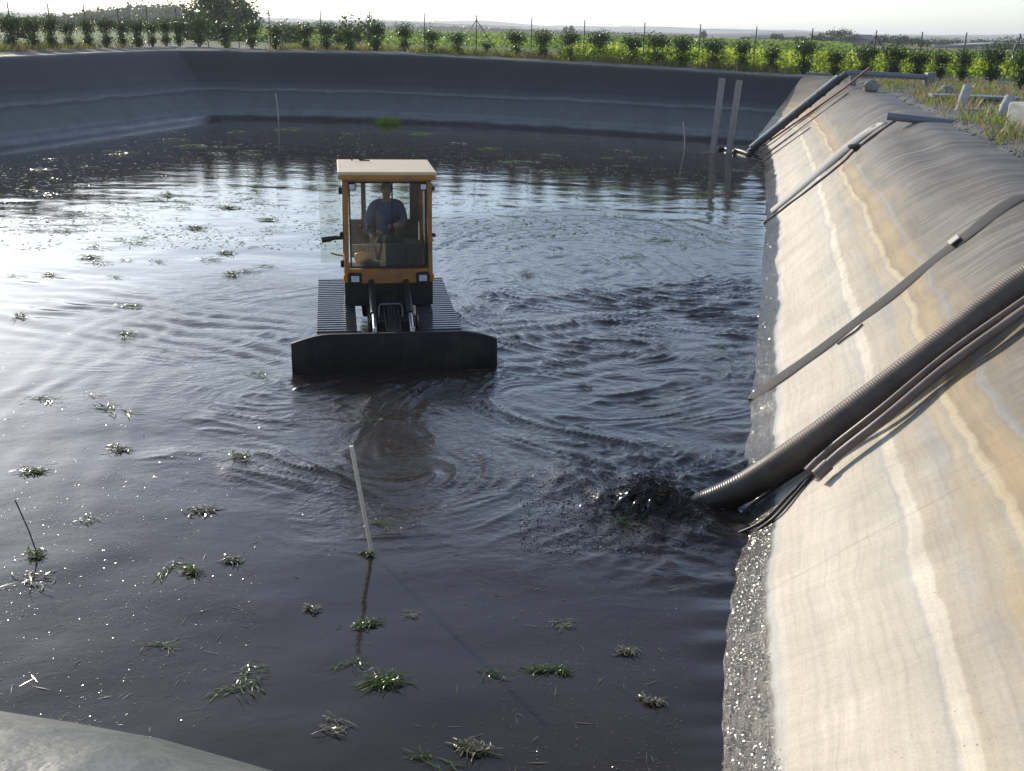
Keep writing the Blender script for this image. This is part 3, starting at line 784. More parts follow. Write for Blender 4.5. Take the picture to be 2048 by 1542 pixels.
for s_ in (-1, 1):
    h_ = MB().box((CX + s_ * .475, YF - .05, ZB - .115), (.185, .10, .155), bev=.02).build('headlight', M['rubber'], tr)
    MB().box((CX + s_ * .475, YF - .104, ZB - .112), (.11, .012, .085), bev=.006).build('lens', M['lamp'], h_)
    h_ = MB().box((CX + s_ * .485, YF - .075, 2.19), (.10, .07, .10), bev=.015).build('work_light', M['rubber'], tr)
    MB().box((CX + s_ * .485, YF - .113, 2.19), (.072, .01, .068), bev=.005).build('lens', M['lamp'], h_)
    MB().box((CX + s_ * .61, YF - .03, ZB - .11), (.05, .08, .10), bev=.012).build('indicator_lamp', M['amber'], tr)
# open door swung out to the side
dr = MB().box((CX - .79, YF + .10, 1.70), (.30, .007, 1.22)).build('door', M['glass'], tr)
m = MB(); m.tube([(CX - .63, YF + .10, 1.45), (CX - .73, YF + .07, 1.46), (CX - .92, YF + .06, 1.43)], [.022, .03, .042], 8)
m.build('door_stay', M['black'], dr)
m = MB(); m.tube([(CX - .63, YF + .09, 1.20), (CX - .72, YF + .07, 1.22), (CX - .80, YF + .07, 1.245)], .012, 6)
m.build('door_handle', M['orange'], dr)
for z in (1.5, 2.12, 1.1):
    MB().box((CX - .645, YF + .03, z), (.05, .06, .10), bev=.012).build('hinge', M['black'], tr)
for x, z in ((.62, 1.5), (.61, 2.15)):
    MB().tube([(CX + x, YF + .02, z), (CX + x + .025, YF - .01, z)], .03, 8).build('hinge', M['black'], tr)
# inside the cab
m = MB().box((CX + .02, 2.36, 1.26), (.46, .42, .12), bev=.05); m.box((CX + .02, 2.56, 1.52), (.42, .10, .5), bev=.05); m.box((CX + .02, 2.36, 1.0), (.3, .3, .36), bev=.03)
m.build('seat', M['seat'], tr)
m = MB().box((CX + .08, 1.66, 1.18), (.30, .22, .55), bev=.04); m.box((CX + .36, 1.9, 1.12), (.26, .5, .42), bev=.04); m.box((CX + .06, 1.6, 1.43), (.2, .12, .10), bev=.03)
m.box((CX - .1, 1.6, 1.0), (.5, .2, .22), bev=.03)
cons = m.build('console', M['seat'], tr)
for x, y, a in ((-.36, 1.86, .1), (-.27, 1.78, -.1), (.12, 1.72, .05), (.2, 1.72, -.06)):
    m = MB().tube([(CX + x, y, 1.05), (CX + x + a * .5, y - .03, 1.40), (CX + x + a, y - .05, 1.56)], .012, 7)
    m.blob((CX + x + a, y - .05, 1.57), (.03, .03, .035), 1, 0).build('lever', M['rubber'], cons)
m = MB().tube([(CX + .36, 1.64, 1.0), (CX + .52, 1.66, 1.02)], .05, 10); m.box((CX + .33, 1.6, 1.01), (.2, .1, .06), bev=.02)
m.build('fire_extinguisher', M['red'], tr)
m = MB().blob((CX - .36, 1.62, 1.15), (.11, .07, .10), 2, .3, 3); m.build('work_jacket', M['orange'], tr)

# ------------------------------------------------------------------ the driver
def skin(name, nodes, edges, material, parent, levels=2, root=0):
    """one continuous surface grown round a skeleton: nodes = [(x, y, z, radius or (rx, ry))]"""
    me = bpy.data.meshes.new(name); me.from_pydata([n[:3] for n in nodes], edges, []); me.update()
    o = bpy.data.objects.new(name, me); COL.objects.link(o)
    o.modifiers.new('s', 'SKIN'); sb = o.modifiers.new('d', 'SUBSURF'); sb.levels = levels; sb.render_levels = levels
    for v, n in zip(me.skin_vertices[0].data, nodes):
        r = n[3] if isinstance(n[3], tuple) else (n[3], n[3]); v.radius = r
    me.skin_vertices[0].data[root].use_root = True
    dg = bpy.context.evaluated_depsgraph_get(); ev = o.evaluated_get(dg)
    new = bpy.data.meshes.new_from_object(ev); bpy.data.objects.remove(o)
    new.name = name; new.polygons.foreach_set('use_smooth', [True] * len(new.polygons))
    new.materials.clear(); new.materials.append(material)
    return new
def mesh_obj(name, me, parent): return link(bpy.data.objects.new(name, me), parent)
pw = tr.matrix_basis
def L(x, y, z): return (CX + x, y, z)
person = None
nodes = [L(.02, 2.36, 1.38) + ((.14, .11),),       # 0 pelvis
         L(.02, 2.33, 1.56) + ((.13, .10),),       # 1 waist
         L(.02, 2.27, 1.78) + ((.155, .105),),     # 2 chest
         L(.02, 2.24, 1.92) + ((.10, .08),),       # 3 upper chest
         L(.02, 2.215, 1.99) + (.052,),            # 4 neck
         L(.02, 2.18, 2.065) + ((.068, .072),),    # 5 jaw
         L(.02, 2.175, 2.135) + ((.074, .088),),   # 6 skull
         L(.02, 2.185, 2.195) + ((.05, .06),),     # 7 crown
         L(-.175, 2.25, 1.90) + (.062,), L(-.265, 2.22, 1.66) + (.045,), L(-.215, 2.02, 1.50) + (.033,), L(-.205, 1.97, 1.475) + (.028,),   # 8-11 right arm
         L(.215, 2.25, 1.90) + (.062,), L(.275, 2.18, 1.66) + (.045,), L(.15, 1.99, 1.65) + (.033,), L(.115, 1.95, 1.655) + (.028,),       # 12-15 left arm
         L(-.08, 2.3, 1.36) + (.088,), L(-.17, 1.95, 1.27) + (.065,), L(-.23, 1.86, .95) + (.045,), L(-.24, 1.76, .90) + (.038,),           # 16-19 right leg
         L(.12, 2.3, 1.36) + (.088,), L(.14, 1.98, 1.30) + (.065,), L(.12, 1.92, .96) + (.045,), L(.13, 1.82, .90) + (.038,)]              # 20-23 left leg
edges = [(0, 1), (1, 2), (2, 3), (3, 4), (4, 5), (5, 6), (6, 7), (3, 8), (8, 9), (9, 10), (10, 11), (3, 12), (12, 13), (13, 14), (14, 15),
         (0, 16), (16, 17), (17, 18), (18, 19), (0, 20), (20, 21), (21, 22), (22, 23)]
# hands: palm, four fingers curled round the grip, thumb off the side of the palm
def hand(base, out, curl, side_):
    b = len(nodes); p0 = Vector(nodes[base][:3]); out = Vector(out).normalized(); curl = Vector(curl).normalized(); sd_ = out.cross(curl)
    pm = p0 + out * .045; nodes.append((*pm, (.034, .018))); edges.append((base, b))
    for k in range(4):
        q0 = pm + out * .035 + sd_ * (.03 - .02 * k); ln = (.036, .042, .040, .030)[k]
        q1 = q0 + out * ln * .6 + curl * ln * .4; q2 = q1 + curl * ln * .8; 
        j = len(nodes); nodes.extend([(*q0, .0095), (*q1, .009), (*q2, .0075)]); edges.extend([(b, j), (j, j + 1), (j + 1, j + 2)])
    q0 = pm + sd_ * .036 * side_; q1 = q0 + out * .03 + curl * .022
    j = len(nodes); nodes.extend([(*q0, .011), (*q1, .009)]); edges.extend([(b, j), (j, j + 1)])
hand(11, (-.1, -.9, -.35), (.1, -.3, -.9), 1)
hand(15, (-.8, -.55, .0), (-.2, -.9, -.2), -1)
def to_world(me): me.transform(pw); return me
body = to_world(skin('person', nodes, edges, M['skin'], None))
# face: nose, eyes, ears and mouth as shaped pieces of the same mesh
def head_bits():
    bm = bmesh.new(); bm.from_mesh(body); 
    def ball(c, s, mi):
        r_ = bmesh.ops.create_icosphere(bm, subdivisions=2, radius=1.0, matrix=pw @ Matrix.Translation(L(*c)) @ Matrix.Diagonal((*s, 1)))
        for f in {f for v in r_['verts'] for f in v.link_faces}: f.material_index = mi; f.smooth = True
    ball((.02, 2.092, 2.105), (.012, .022, .02), 0)
    for s_ in (-1, 1):
        ball((.02 + s_ * .028, 2.10, 2.13), (.011, .008, .007), 1); ball((.02 + s_ * .028, 2.103, 2.142), (.016, .008, .004), 1)
        ball((.02 + s_ * .074, 2.18, 2.115), (.012, .022, .030), 0)
    ball((.02, 2.105, 2.065), (.022, .010, .006), 2)
    bm.to_mesh(body); bm.free(); body.materials.append(M['hair']); body.materials.append(M['red'])
head_bits()
org = pw @ Vector(L(.02, 2.36, 1.32))
org_sit = Vector((0, 0, -.10))
body.transform(Matrix.Translation(-org))
person = mesh_obj('person', body, None); person.location = org + org_sit
tag(person, 'person in a blue work shirt sitting at the controls behind the cab windshield', 'person')
def cloth(name, ns, es, mm):
    me = to_world(skin(name, ns, es, mm, None)); me.transform(Matrix.Translation(-org)); return mesh_obj(name, me, person)
def grow(i, k=1.12, add=.012):
    n = nodes[i]; r = n[3] if isinstance(n[3], tuple) else (n[3], n[3]); return (n[0], n[1], n[2], (r[0] * k + add, r[1] * k + add))
sh = [grow(0, 1.0, .012), grow(1), grow(2), grow(3), grow(8), grow(9, 1.1, .014), nodes[10][:3] + (.046,), grow(12), grow(13, 1.1, .014), nodes[14][:3] + (.046,)]
cloth('shirt', sh, [(0, 1), (1, 2), (2, 3), (3, 4), (4, 5), (5, 6), (3, 7), (7, 8), (8, 9)], M['shirt'])
tz = [grow(0, 1.02, .014), grow(16), grow(17), grow(18), grow(20), grow(21), grow(22)]
cloth('trousers', tz, [(0, 1), (1, 2), (2, 3), (0, 4), (4, 5), (5, 6)], M['trousers'])
for s_ in (18, 22):
    bt = MB()
    a_ = Vector(nodes[s_][:3]); b_ = Vector(nodes[s_ + 1][:3])
    bt.blob(pw @ ((a_ + b_) / 2 + Vector((0, -.02, -.01))) - org, (.06, .13, .06), 2, .05)
    bt.build('boot', M['boots'], person)
hr = MB(); hr.blob(pw @ Vector(L(.02, 2.205, 2.16)) - org, (.084, .095, .075), 3, .08, 5); hr.build('hair', M['hair'], person)

# ------------------------------------------------------------------ things on and beside the right bank
from mathutils.bvhtree import BVHTree
bpy.context.view_layer.update()
dgp = bpy.context.evaluated_depsgraph_get()
BV_G = BVHTree.FromObject(bpy.data.objects['ground'], dgp)
BV_R = BVHTree.FromObject(bpy.data.objects['embankment_right'], dgp)
def gz(x, y):
    h = BV_G.ray_cast(Vector((x, y, 50)), Vector((0, 0, -1)))[0]
    h2 = BV_R.ray_cast(Vector((x, y, 50)), Vector((0, 0, -1)))[0]
    z = h.z if h else -9
    return max(z, h2.z) if h2 else (z if h else 2.7)
EYEV = Vector((0, 0, EYE))
def lin(x, y, off=0.0):
    """point on the real surface of the right bank seen along a sight line"""
    h = BV_R.ray_cast(EYEV, Vector(ray(x, y)))
    if h[0] is None: h = BV_G.ray_cast(EYEV, Vector(ray(x, y)))
    n_ = h[1] if h[1].z > 0 else -h[1]
    return h[0] + n_ * off
BN = Vector((-.976 * .69, .217 * .69, .724)).normalized()             # bank normal
def spline(pts, step):
    """Catmull-Rom through the points"""
    P = [Vector(p) for p in pts]; P = [P[0] * 2 - P[1]] + P + [P[-1] * 2 - P[-2]]; out = []
    for i in range(1, len(P) - 2):
        n_ = max(2, int((P[i + 1] - P[i]).length / step))
        for k in range(n_):
            t = k / n_; a, b, c, d = P[i - 1], P[i], P[i + 1], P[i + 2]
            out.append(.5 * ((2 * b) + (c - a) * t + (2 * a - 5 * b + 4 * c - d) * t * t + (3 * b - a - 3 * c + d) * t ** 3))
    out.append(P[-2]); return out
# corrugated hose: from the churned slurry up the bank and away over the crest
HR = .142
hp = [at_z(1330, 1035, -.32), at_z(1405, 1012, -.02), bank(1500, 968, .16), bank(1650, 866, .17), bank(1800, 756, .17), bank(1900, 680, .17), bank(2048, 566, .17)]
hp += [Vector((4.95, 8.62, 2.74)), Vector((5.6, 8.55, 2.86)), Vector((7.2, 8.4, 2.78))]
sp = spline(hp, .0085)
m = MB(); m.tube(sp, [HR * (1 + .022 * math.sin(2 * math.pi * i / 3.0)) for i in range(len(sp))], 26)
tag(m.build('corrugated_hose', M['hosemat']), 'thick brown corrugated hose lying down the pale bank into the churned slurry', 'hose')
# two thin pipes beside it, each continued by a black hose from its coupling
for nm, lab, px, rad, tail in (
    ('slim_pipe', 'slim brown pipe touching the underside of the thick corrugated hose', [(2048, 600), (1900, 704), (1760, 819), (1657, 900), (1622, 936)], .030, [[(1622, 934), (1560, 975), (1503, 1016), (1470, 1042)]]),
    ('slim_pipe', 'slim dark pipe with two black hose ends, lower of the pair beside the corrugated hose', [(2048, 622), (1900, 728), (1770, 836), (1682, 905), (1640, 944)], .042,
     [[(1640, 940), (1590, 985), (1530, 1045), (1459, 1074)], [(1634, 945), (1600, 985), (1550, 1040), (1484, 1082)]])):
    e_ = empty(nm, lin(*px[2], .05)); e_['label'] = lab; e_['category'] = 'pipe'; e_['group'] = 'pipes beside the corrugated hose'
    b_ = e_.location
    lift = .11 if rad < .035 else .045
    pts = [bank(x, y, rad * 1.35 + .015 + lift * min(1, max(0, (x - 1640) / 130))) for x, y in px]; pts = [pts[0] + (pts[0] - pts[1]).normalized() * .35] + pts
    MB().tube([p_ - b_ for p_ in spline(pts, .08)], rad, 12).build('pipe', M['thinpipe'], e_)
    d_ = (pts[-1] - pts[-2]).normalized()
    MB().tube([pts[-1] - b_ - d_ * .10, pts[-1] - b_ + d_ * .05], rad * 1.35, 12).build('coupling', M['thinpipe'], e_)
    for t_ in tail:
        q = [lin(x, y, .02) for x, y in t_[:-1]] + [at_z(*t_[-1], -.05)]
        MB().tube([p_ - b_ for p_ in spline(q, .06)], .016, 8).build('hose_end', M['cable'], e_)
# flat ballast tube lying up the bank
def strap(name, px, width, th, mm, lab, cat):
    pts = spline([lin(x, y, .01) for x, y in px], .08)
    wd = Vector((.217, .976, 0)).normalized(); mb = MB(); vs, fs = [], []
    n_ = len(pts); K = 9
    for i, p_ in enumerate(pts):
        t_ = (pts[min(i + 1, n_ - 1)] - pts[max(i - 1, 0)]).normalized(); w_ = (wd - t_ * wd.dot(t_)).normalized(); nn = t_.cross(w_); nn = nn if nn.z > 0 else -nn
        ww = width * (1 + .10 * n1(i * .12, 2.2, 5)) ; hh = th * (1 + .3 * n1(i * .2, 5.2, 6))
        sh_ = w_ * .025 * n1(i * .07, 8.1, 7)
        for k in range(K):
            a = math.pi * k / (K - 1); vs.append(p_ + sh_ + w_ * (math.cos(a) * ww / 2) + nn * (math.sin(a) * hh - .012))
    for i in range(n_ - 1):
        for k in range(K - 1): fs.append((i * K + k, i * K + k + 1, (i + 1) * K + k + 1, (i + 1) * K + k))
    mb.add(vs, fs, True); o = mb.build(name, mm); tag(o, lab, cat); return o
st = strap('ballast_tube', [(1500, 800), (1515, 786), (1600, 728), (1700, 654), (1780, 592), (1880, 512), (1950, 458), (2010, 412), (2046, 392)], .37, .022, M['strap'],
           'flat dark grey rubber tube laid straight up the pale bank beyond the hose', 'rubber tube')
pp = lin(1914, 487, .06); dirv = (lin(1930, 475, .06) - lin(1900, 498, .06)).normalized()
q = Matrix((Vector((.217, .976, 0)), dirv, BN)).transposed()
MB().box(pp, (.19, .13, .02), rot=q, bev=.008).build('repair_patch', M['tarp'], st)
tag(MB().tube(spline([lin(x, y, .015) for x, y in ((1676, 690), (1694, 676), (1712, 664), (1726, 650))], .03), .012, 6).build('stick', M['stick']), 'short dark stick lying on the bank just below the flat rubber tube', 'stick')
s2 = strap('ballast_tube', [(1530, 446), (1560, 424), (1600, 394), (1650, 355), (1690, 322), (1712, 300), (1730, 287), (1760, 264), (1790, 244)], .13, .05, M['strap'],
           'narrow grey tube running up the bank under a pale strip to the short pipe', 'rubber tube')
m = MB(); vs = []; up_ = spline([lin(x, y, .03) for x, y in ((1545, 428), (1600, 384), (1660, 335), (1700, 300), (1740, 268), (1775, 246))], .15)
lo_ = spline([lin(x, y, .02) for x, y in ((1541, 420), (1592, 376), (1650, 325), (1690, 291), (1730, 261), (1766, 242))], .15)
n_ = min(len(up_), len(lo_)); vs = [u for u in up_[:n_]] + [l for l in lo_[:n_]] + [u - BN * .02 for u in up_[:n_]]
fs = [(i, i + 1, n_ + i + 1, n_ + i) for i in range(n_ - 1)] + [(i, 2 * n_ + i, 2 * n_ + i + 1, i + 1) for i in range(n_ - 1)]
m.add(vs, fs, True); tag(m.build('sheet_strip', M['tarp']), 'pale strip of sheet laid along the far edge of the narrow grey tube', 'sheet')
m = MB(); m.blob(lin(1716, 296, .05), (.30, .15, .07), 2, .25, 4, Matrix.Rotation(.6, 3, 'Z')); tag(m.build('sandbag', M['strap']), 'small grey sandbag lump on the narrow tube half way up the bank', 'sandbag')
# short overflow pipe over the crest
a_ = at_z(1774, 238, 2.60); b_ = at_z(1862, 243, 2.60) + Vector((.5, 0, -.03)); a_.z += .06
m = MB(); o_ = b_ - a_; m.tube([Vector((0, 0, 0)), o_], .085, 18, cap=False); m.tube([Vector((0, 0, 0)) + o_ * .001, o_], .072, 18, cap=False)
vs = []; 
po = m.build('overflow_pipe', M['pvc']); po.location = a_; tag(po, 'short grey plastic pipe sticking out over the crest above the narrow tube', 'pipe')
# long discharge pipe at the far end of the right bank, with its level stretch on two legs
pl = empty('discharge_pipe', at_z(1690, 168, 2.75)); tag(pl, 'long dark pipe with a pale top edge running down the bank by the twin planks', 'pipe'); b_ = pl.location.copy()
p0 = at_z(1496, 306, -.05); p1 = lin(1690, 176, 0); p1 = p1 + Vector((0, 0, .52)); p2 = p1 + Vector((3.1, .1, -.08))
MB().tube([p0 - b_, p1 - b_], .12, 16).build('slope_pipe', M['pipeblack'], pl)
MB().tube([p1 - b_ - Vector((.12, 0, .05)), p1 - b_ + Vector((.12, 0, .03)), p2 - b_], .095, 16).build('level_pipe', M['pvc'], pl)
dv = (p1 - p0).normalized(); nv = dv.cross((p0.lerp(p1, .5) - EYEV).normalized()).normalized(); nv = nv if nv.z > 0 else -nv
rl = MB()
rl.tube([p0 - b_ + nv * .14 + dv * .2, p1 - b_ + nv * .14 - dv * .3], .055, 8)
rl.build('pale_bar_lit_edge', M['pale_bar_lit_edge'], pl)  # pale tube added as the sunlit upper edge of the dark pipe
for k in range(7):
    c_ = p0.lerp(p1, (k + .6) / 7.3) - b_
    MB().tube([c_ - dv * .05, c_ + dv * .05], .15, 14).build('pipe_clamp', M['pipeblack'], pl)
for t_ in (.08, .97):
    c_ = p1.lerp(p2, t_); zb = gz(c_.x, c_.y)
    MB().box(((c_.x - b_.x), (c_.y - b_.y), (zb + c_.z) / 2 - b_.z - .05), (.22, .22, max(.2, c_.z - zb + .05)), bev=.02).build('leg', M['pvc'], pl)
MB().box((p2.x - b_.x, p2.y - b_.y, p2.z - b_.z), (.3, .36, .34), bev=.03).build('end_flange', M['pvc'], pl)
q0 = lin(1528, 296, .10); q1 = lin(1692, 182, .12); dq = (q1 - q0).normalized()
tag(MB().tube([q0, q1, q1 + dq * 1.1 + Vector((0, 0, .1))], .035, 10).build('red_pole', M['red']), 'long red pole lying up the bank alongside the dark pipe', 'pole')
# rope ladder
ra = lin(1532, 311, .04); rb = lin(1698, 188, .04); dr_ = (rb - ra); sdv = Vector((.217, .976, 0)) * .12
m = MB(); m.tube([ra - sdv, rb - sdv], .018, 6); m.tube([ra + sdv, rb + sdv], .018, 6)
for k in range(1, 16):
    c_ = ra + dr_ * (k / 16); m.tube([c_ - sdv * 1.1, c_ + sdv * 1.1], .028, 6)
tag(m.build('rope_ladder', M['rope']), 'rope ladder with wooden rungs hanging down the bank below the red pole', 'ladder')
tag(MB().tube([lin(1530, 322, .03), lin(1622, 256, .03)], .018, 6).build('stick', M['stick']), 'long thin dark stick lying on the bank below the rope ladder', 'stick')
# low concrete posts, block and slabs on the gravel
def gpos(x, y):
    h = BV_G.ray_cast(EYEV, Vector(ray(x, y)))[0]
    return h if h else at_z(x, y, 2.6)
for px, py, lab, ht_, tl in ((1919, 222, 'leaning round grey concrete post standing by the dark slab', .62, .10), (2000, 235, 'short round concrete post between the leaning post and the pale block', .50, .16)):
    c_ = gpos(px, py); m = MB(); m.tube([(0, 0, -.1), (tl * .5, 0, ht_ * .5), (tl, 0, ht_ - .03), (tl * 1.02, 0, ht_)], [.115, .113, .11, .085], 18)
    o = m.build('concrete_post', M['concrete']); o.location = c_; tag(o, lab, 'post', 'concrete posts on the gravel')
c_ = gpos(2062, 258); m = MB(); m.box((0, 0, .25), (.75, .7, .55), bev=.05, rot=Matrix.Rotation(.3, 3, 'Z')); m.box((.06, -.02, .545), (.3, .3, .08), bev=.02)
o = m.build('concrete_block', M['concrete']); o.location = c_; tag(o, 'pale concrete block at the edge of the gravel, right of both posts', 'block')
c_ = gpos(1945, 204); m = MB(); m.box((0, 0, .14), (2.3, 1.0, .09), bev=.02, rot=Matrix.Rotation(-.25, 3, 'Z')); m.box((0, 0, .02), (2.0, .8, .22), rot=Matrix.Rotation(-.25, 3, 'Z'))
o = m.build('cover_slab', M['pvc']); o.location = c_; tag(o, 'dark grey cover slab lying on the gravel behind the leaning post', 'slab')
c_ = gpos(1962, 222); m = MB(); m.box((0, 0, .03), (1.1, .35, .06), bev=.01, rot=Matrix.Rotation(-.2, 3, 'Z'))
o = m.build('board', M['concrete']); o.location = c_; tag(o, 'pale flat board lying right of the foot of the leaning post', 'board')
for px, py, sz, lab in ((1891, 194, .24, 'dark rounded stone at the left end of the cover slab'), (1741, 182, .26, 'pointed grey stone under the level pipe')):
    c_ = gpos(px, py); m = MB(); m.blob((0, 0, sz * .6), (sz, sz * .8, sz * .8), 2, .5, int(px)); o = m.build('boulder', M['stone']); o.location = c_; tag(o, lab, 'stone')
# twin planks standing in the slurry and the bent hose between them
for px, pt_, lab in ((1424, (1443, 156), 'left of the two tall weathered planks standing in the slurry'), (1456, (1477, 160), 'right of the two tall planks, the one nearer the long pipe')):
    b_ = at_z(px, 306, 0); t_ = at_y(*pt_, b_.y + .15)
    v_ = t_ - b_; m = MB(); rot = v_.to_track_quat('Z', 'Y')
    m.box(v_ * .5 - v_ * .06, (.19, .05, v_.length * 1.12), rot=rot, bev=.008); m.box(v_ * .5 - v_ * .06 + rot @ Vector((-.105, -.03, 0)), (.05, .11, v_.length * 1.12), rot=rot, bev=.008)
    o = m.build('upright_plank', M['greyplank']); o.location = b_; tag(o, lab, 'plank', 'planks standing in the slurry')
for pts, lab in (([(1431, 302), (1437, 297), (1452, 298), (1470, 304)], 'dark bent hose on the slurry starting at the left plank'), ([(1461, 303), (1468, 300), (1484, 303), (1500, 309)], 'dark bent hose on the slurry between the right plank and the long pipe')):
    q = [at_z(x, y, .05) for x, y in pts]; q[0].z = -.05
    tag(MB().tube(spline(q, .1), .09, 10).build('bent_hose', M['cable']), lab, 'hose', 'bent hoses by the planks')
# marker sticks in the slurry
bt_ = Vector((-1.15, 7.77, -.3)); tp_ = Vector((-1.313, 7.82, .98)); bt_ = at_z(744, 1108, 0); d_ = (tp_ - bt_).normalized()
m = MB(); rot = d_.to_track_quat('Z', 'Y'); m.box((tp_ - bt_) * .5 - d_ * .2, (.031, .031, (tp_ - bt_).length + .4), rot=rot.to_matrix() @ Matrix.Rotation(.62, 3, 'Z'), bev=.004)
o = m.build('marker_stick', M['palewood']); o.location = bt_; tag(o, 'pale square wooden stick leaning in the open slurry in front of the machine', 'stick')
for (bx, by), tops, rad, mm, lab in (
    ((557, 241), [(555, 215), (551, 186)], .030, 'canestick', 'thin pale cane standing near the far left corner of the pond'),
    ((1369, 297), [(1369, 270), (1366, 243)], .022, 'canestick', 'thin bent cane standing left of the twin planks'),
    ((74, 1108), [(58, 1062), (30, 1000)], .006, 'stick', 'very thin dark rod rising from a weed clump near the left bank')):
    b_ = at_z(bx, by, 0); q = [at_y(x, y, b_.y + .02 * (i + 1)) - b_ for i, (x, y) in enumerate(tops)]
    m = MB(); m.tube([-q[0] * .4, Vector((0, 0, 0))] + q, rad, 8); o = m.build('marker_stick', M[mm]); o.location = b_; tag(o, lab, 'stick')

# ------------------------------------------------------------------ plants
def leaves(P, size, up=0.0, aspect=.45, droop=.0):
    """one rhombus leaf, folded along the midrib, at every point of P (n,3): vertices and quads"""
    n = len(P); size = np.broadcast_to(np.asarray(size, float), (n,))
    d = rng.normal(size=(n, 3)); d[:, 2] = d[:, 2] * .6 + up; d /= np.linalg.norm(d, axis=1)[:, None]
    r_ = rng.normal(size=(n, 3)); s_ = np.cross(d, r_); s_ /= np.linalg.norm(s_, axis=1)[:, None] + 1e-9
    nn = np.cross(d, s_)
    L_ = size[:, None]
    v0 = P - d * L_ * .5; v2 = P + d * L_ * .5
    v1 = P + s_ * L_ * aspect * .5 + nn * L_ * .06; v3 = P - s_ * L_ * aspect * .5 + nn * L_ * .06
    V = np.stack([v0, v1, v2, v3], 1).reshape(-1, 3)
    return V, np.arange(4 * n).reshape(n, 4)
def clump_points(n, cen, rad, k, spread=.33, shell=.6):
    """n points gathered in k clumps that fill an ellipsoid"""
    c = rng.normal(size=(k, 3)); c /= np.linalg.norm(c, axis=1)[:, None]; c *= (shell + (1 - shell) * rng.random((k, 1)))
    w_ = rng.integers(0, k, n); p_ = c[w_] + rng.normal(size=(n, 3)) * spread * (.6 + .8 * rng.random((k, 1)))[w_]
    return np.asarray(cen) + p_ * np.asarray(rad)
# laurel: several upright stems, leaves massed wider toward the top
def laurel_mesh(seed, n=1900):
    st_ = MB(); pts = []
    r2 = random.Random(seed); ns = 9
    for k in range(ns):
        a = 6.283 * k / ns + r2.uniform(-.4, .4); sp_ = r2.uniform(.10, .40); h = r2.uniform(.8, 1.15)
        p_ = [Vector((.06 * math.cos(a), .06 * math.sin(a), -.08)), Vector((.5 * sp_ * math.cos(a), .5 * sp_ * math.sin(a), h * .5)), Vector((sp_ * math.cos(a), sp_ * math.sin(a), h))]
        st_.tube(p_, [.02, .014, .006], 5)
        for j in range(int(n / ns)):
            t = r2.random() ** .85; q = p_[1].lerp(p_[2], t * 1.05) if t > .38 else p_[0].lerp(p_[1], .45 + t)
            w_ = .13 + .11 * t
            pts.append((q.x + r2.gauss(0, w_), q.y + r2.gauss(0, w_), max(.1, q.z + r2.gauss(0, .08))))
    V, Q = leaves(np.array(pts), rng.uniform(.06, .125, len(pts)), up=.35, aspect=.46)
    return st_, V, Q
protos = []
for k in range(5):
    e_ = empty('laurel_shrub', (0, 0, -500)); st_, V, Q = laurel_mesh(100 + k)
    st_.build('stems', M['bark'], e_); fast_mesh('foliage', V, Q, 4, M['laurel'], e_); protos.append(e_)
def copy_tree(o, parent=None):
    c = o.copy(); COL.objects.link(c)
    if parent is not None: c.parent = parent
    for ch in o.children: copy_tree(ch, c)
    return c
# line of the hedge: beyond the rim on the left and far sides, then along the right boundary
def offset_line(extra, dR):
    pts = []
    for i in range(NL - 1, -1, -1):
        if LS[i] == 'left' and LP[i, 1] > 12:
            pts.append(Vector((LP[i, 0] + SN['left'][0] * (RUN[i] * 1.27 + extra), LP[i, 1] + SN['left'][1] * (RUN[i] * 1.27 + extra), 0)))
    cA = Vector((A0[0] - .68 * (4.2 + extra), A0[1] + 1.22 * (4.0 + extra), 0))
    left = [p_ for p_ in pts if p_.y < cA.y - .5]; left.sort(key=lambda v: v.y)
    far = []
    for i in range(NL - 1, -1, -1):
        if LS[i] == 'far': far.append(Vector((LP[i, 0] + SN['far'][0] * (RUN[i] * 1.27 + extra), LP[i, 1] + SN['far'][1] * (RUN[i] * 1.27 + extra), 0)))
    far = [p_ for p_ in far if p_.x > cA.x + .8]; far.sort(key=lambda v: v.x)
    dv = (far[-1] - far[-12]).normalized(); xr = None; p_ = far[-1].copy()
    while .976 * (p_.x - .222 * p_.y - .17) < dR: p_ = p_ + dv * .3; far.append(p_.copy())
    right = []
    while p_.y > 14: p_ = p_ + Vector((-.217, -.976, 0)) * .3; right.append(p_.copy())
    ln_ = left + [cA] + far + right; out = []
    for a, b in zip(ln_[:-1], ln_[1:]):
        n_ = max(1, int((b - a).length / .15))
        for k in range(n_): out.append(a.lerp(b, k / n_))
    return out
def project(p_):
    v_ = np.array(p_) - np.array([0, 0, EYE]); z_ = v_ @ fwd
    return 1024 + F * (v_ @ cr) / z_, 771 - F * (v_ @ cu) / z_
hedge = offset_line(2.3, 9.2); fence_l = offset_line(3.4, 10.4)
for ln_ in (hedge, fence_l):
    for p_ in ln_: p_.z = gz(p_.x, p_.y)
def on_line(ln_, px, part=None):
    best = None
    for i, p_ in enumerate(ln_):
        e = abs(project(p_)[0] - px)
        if best is None or e < best[0]: best = (e, i)
    return ln_[best[1]]
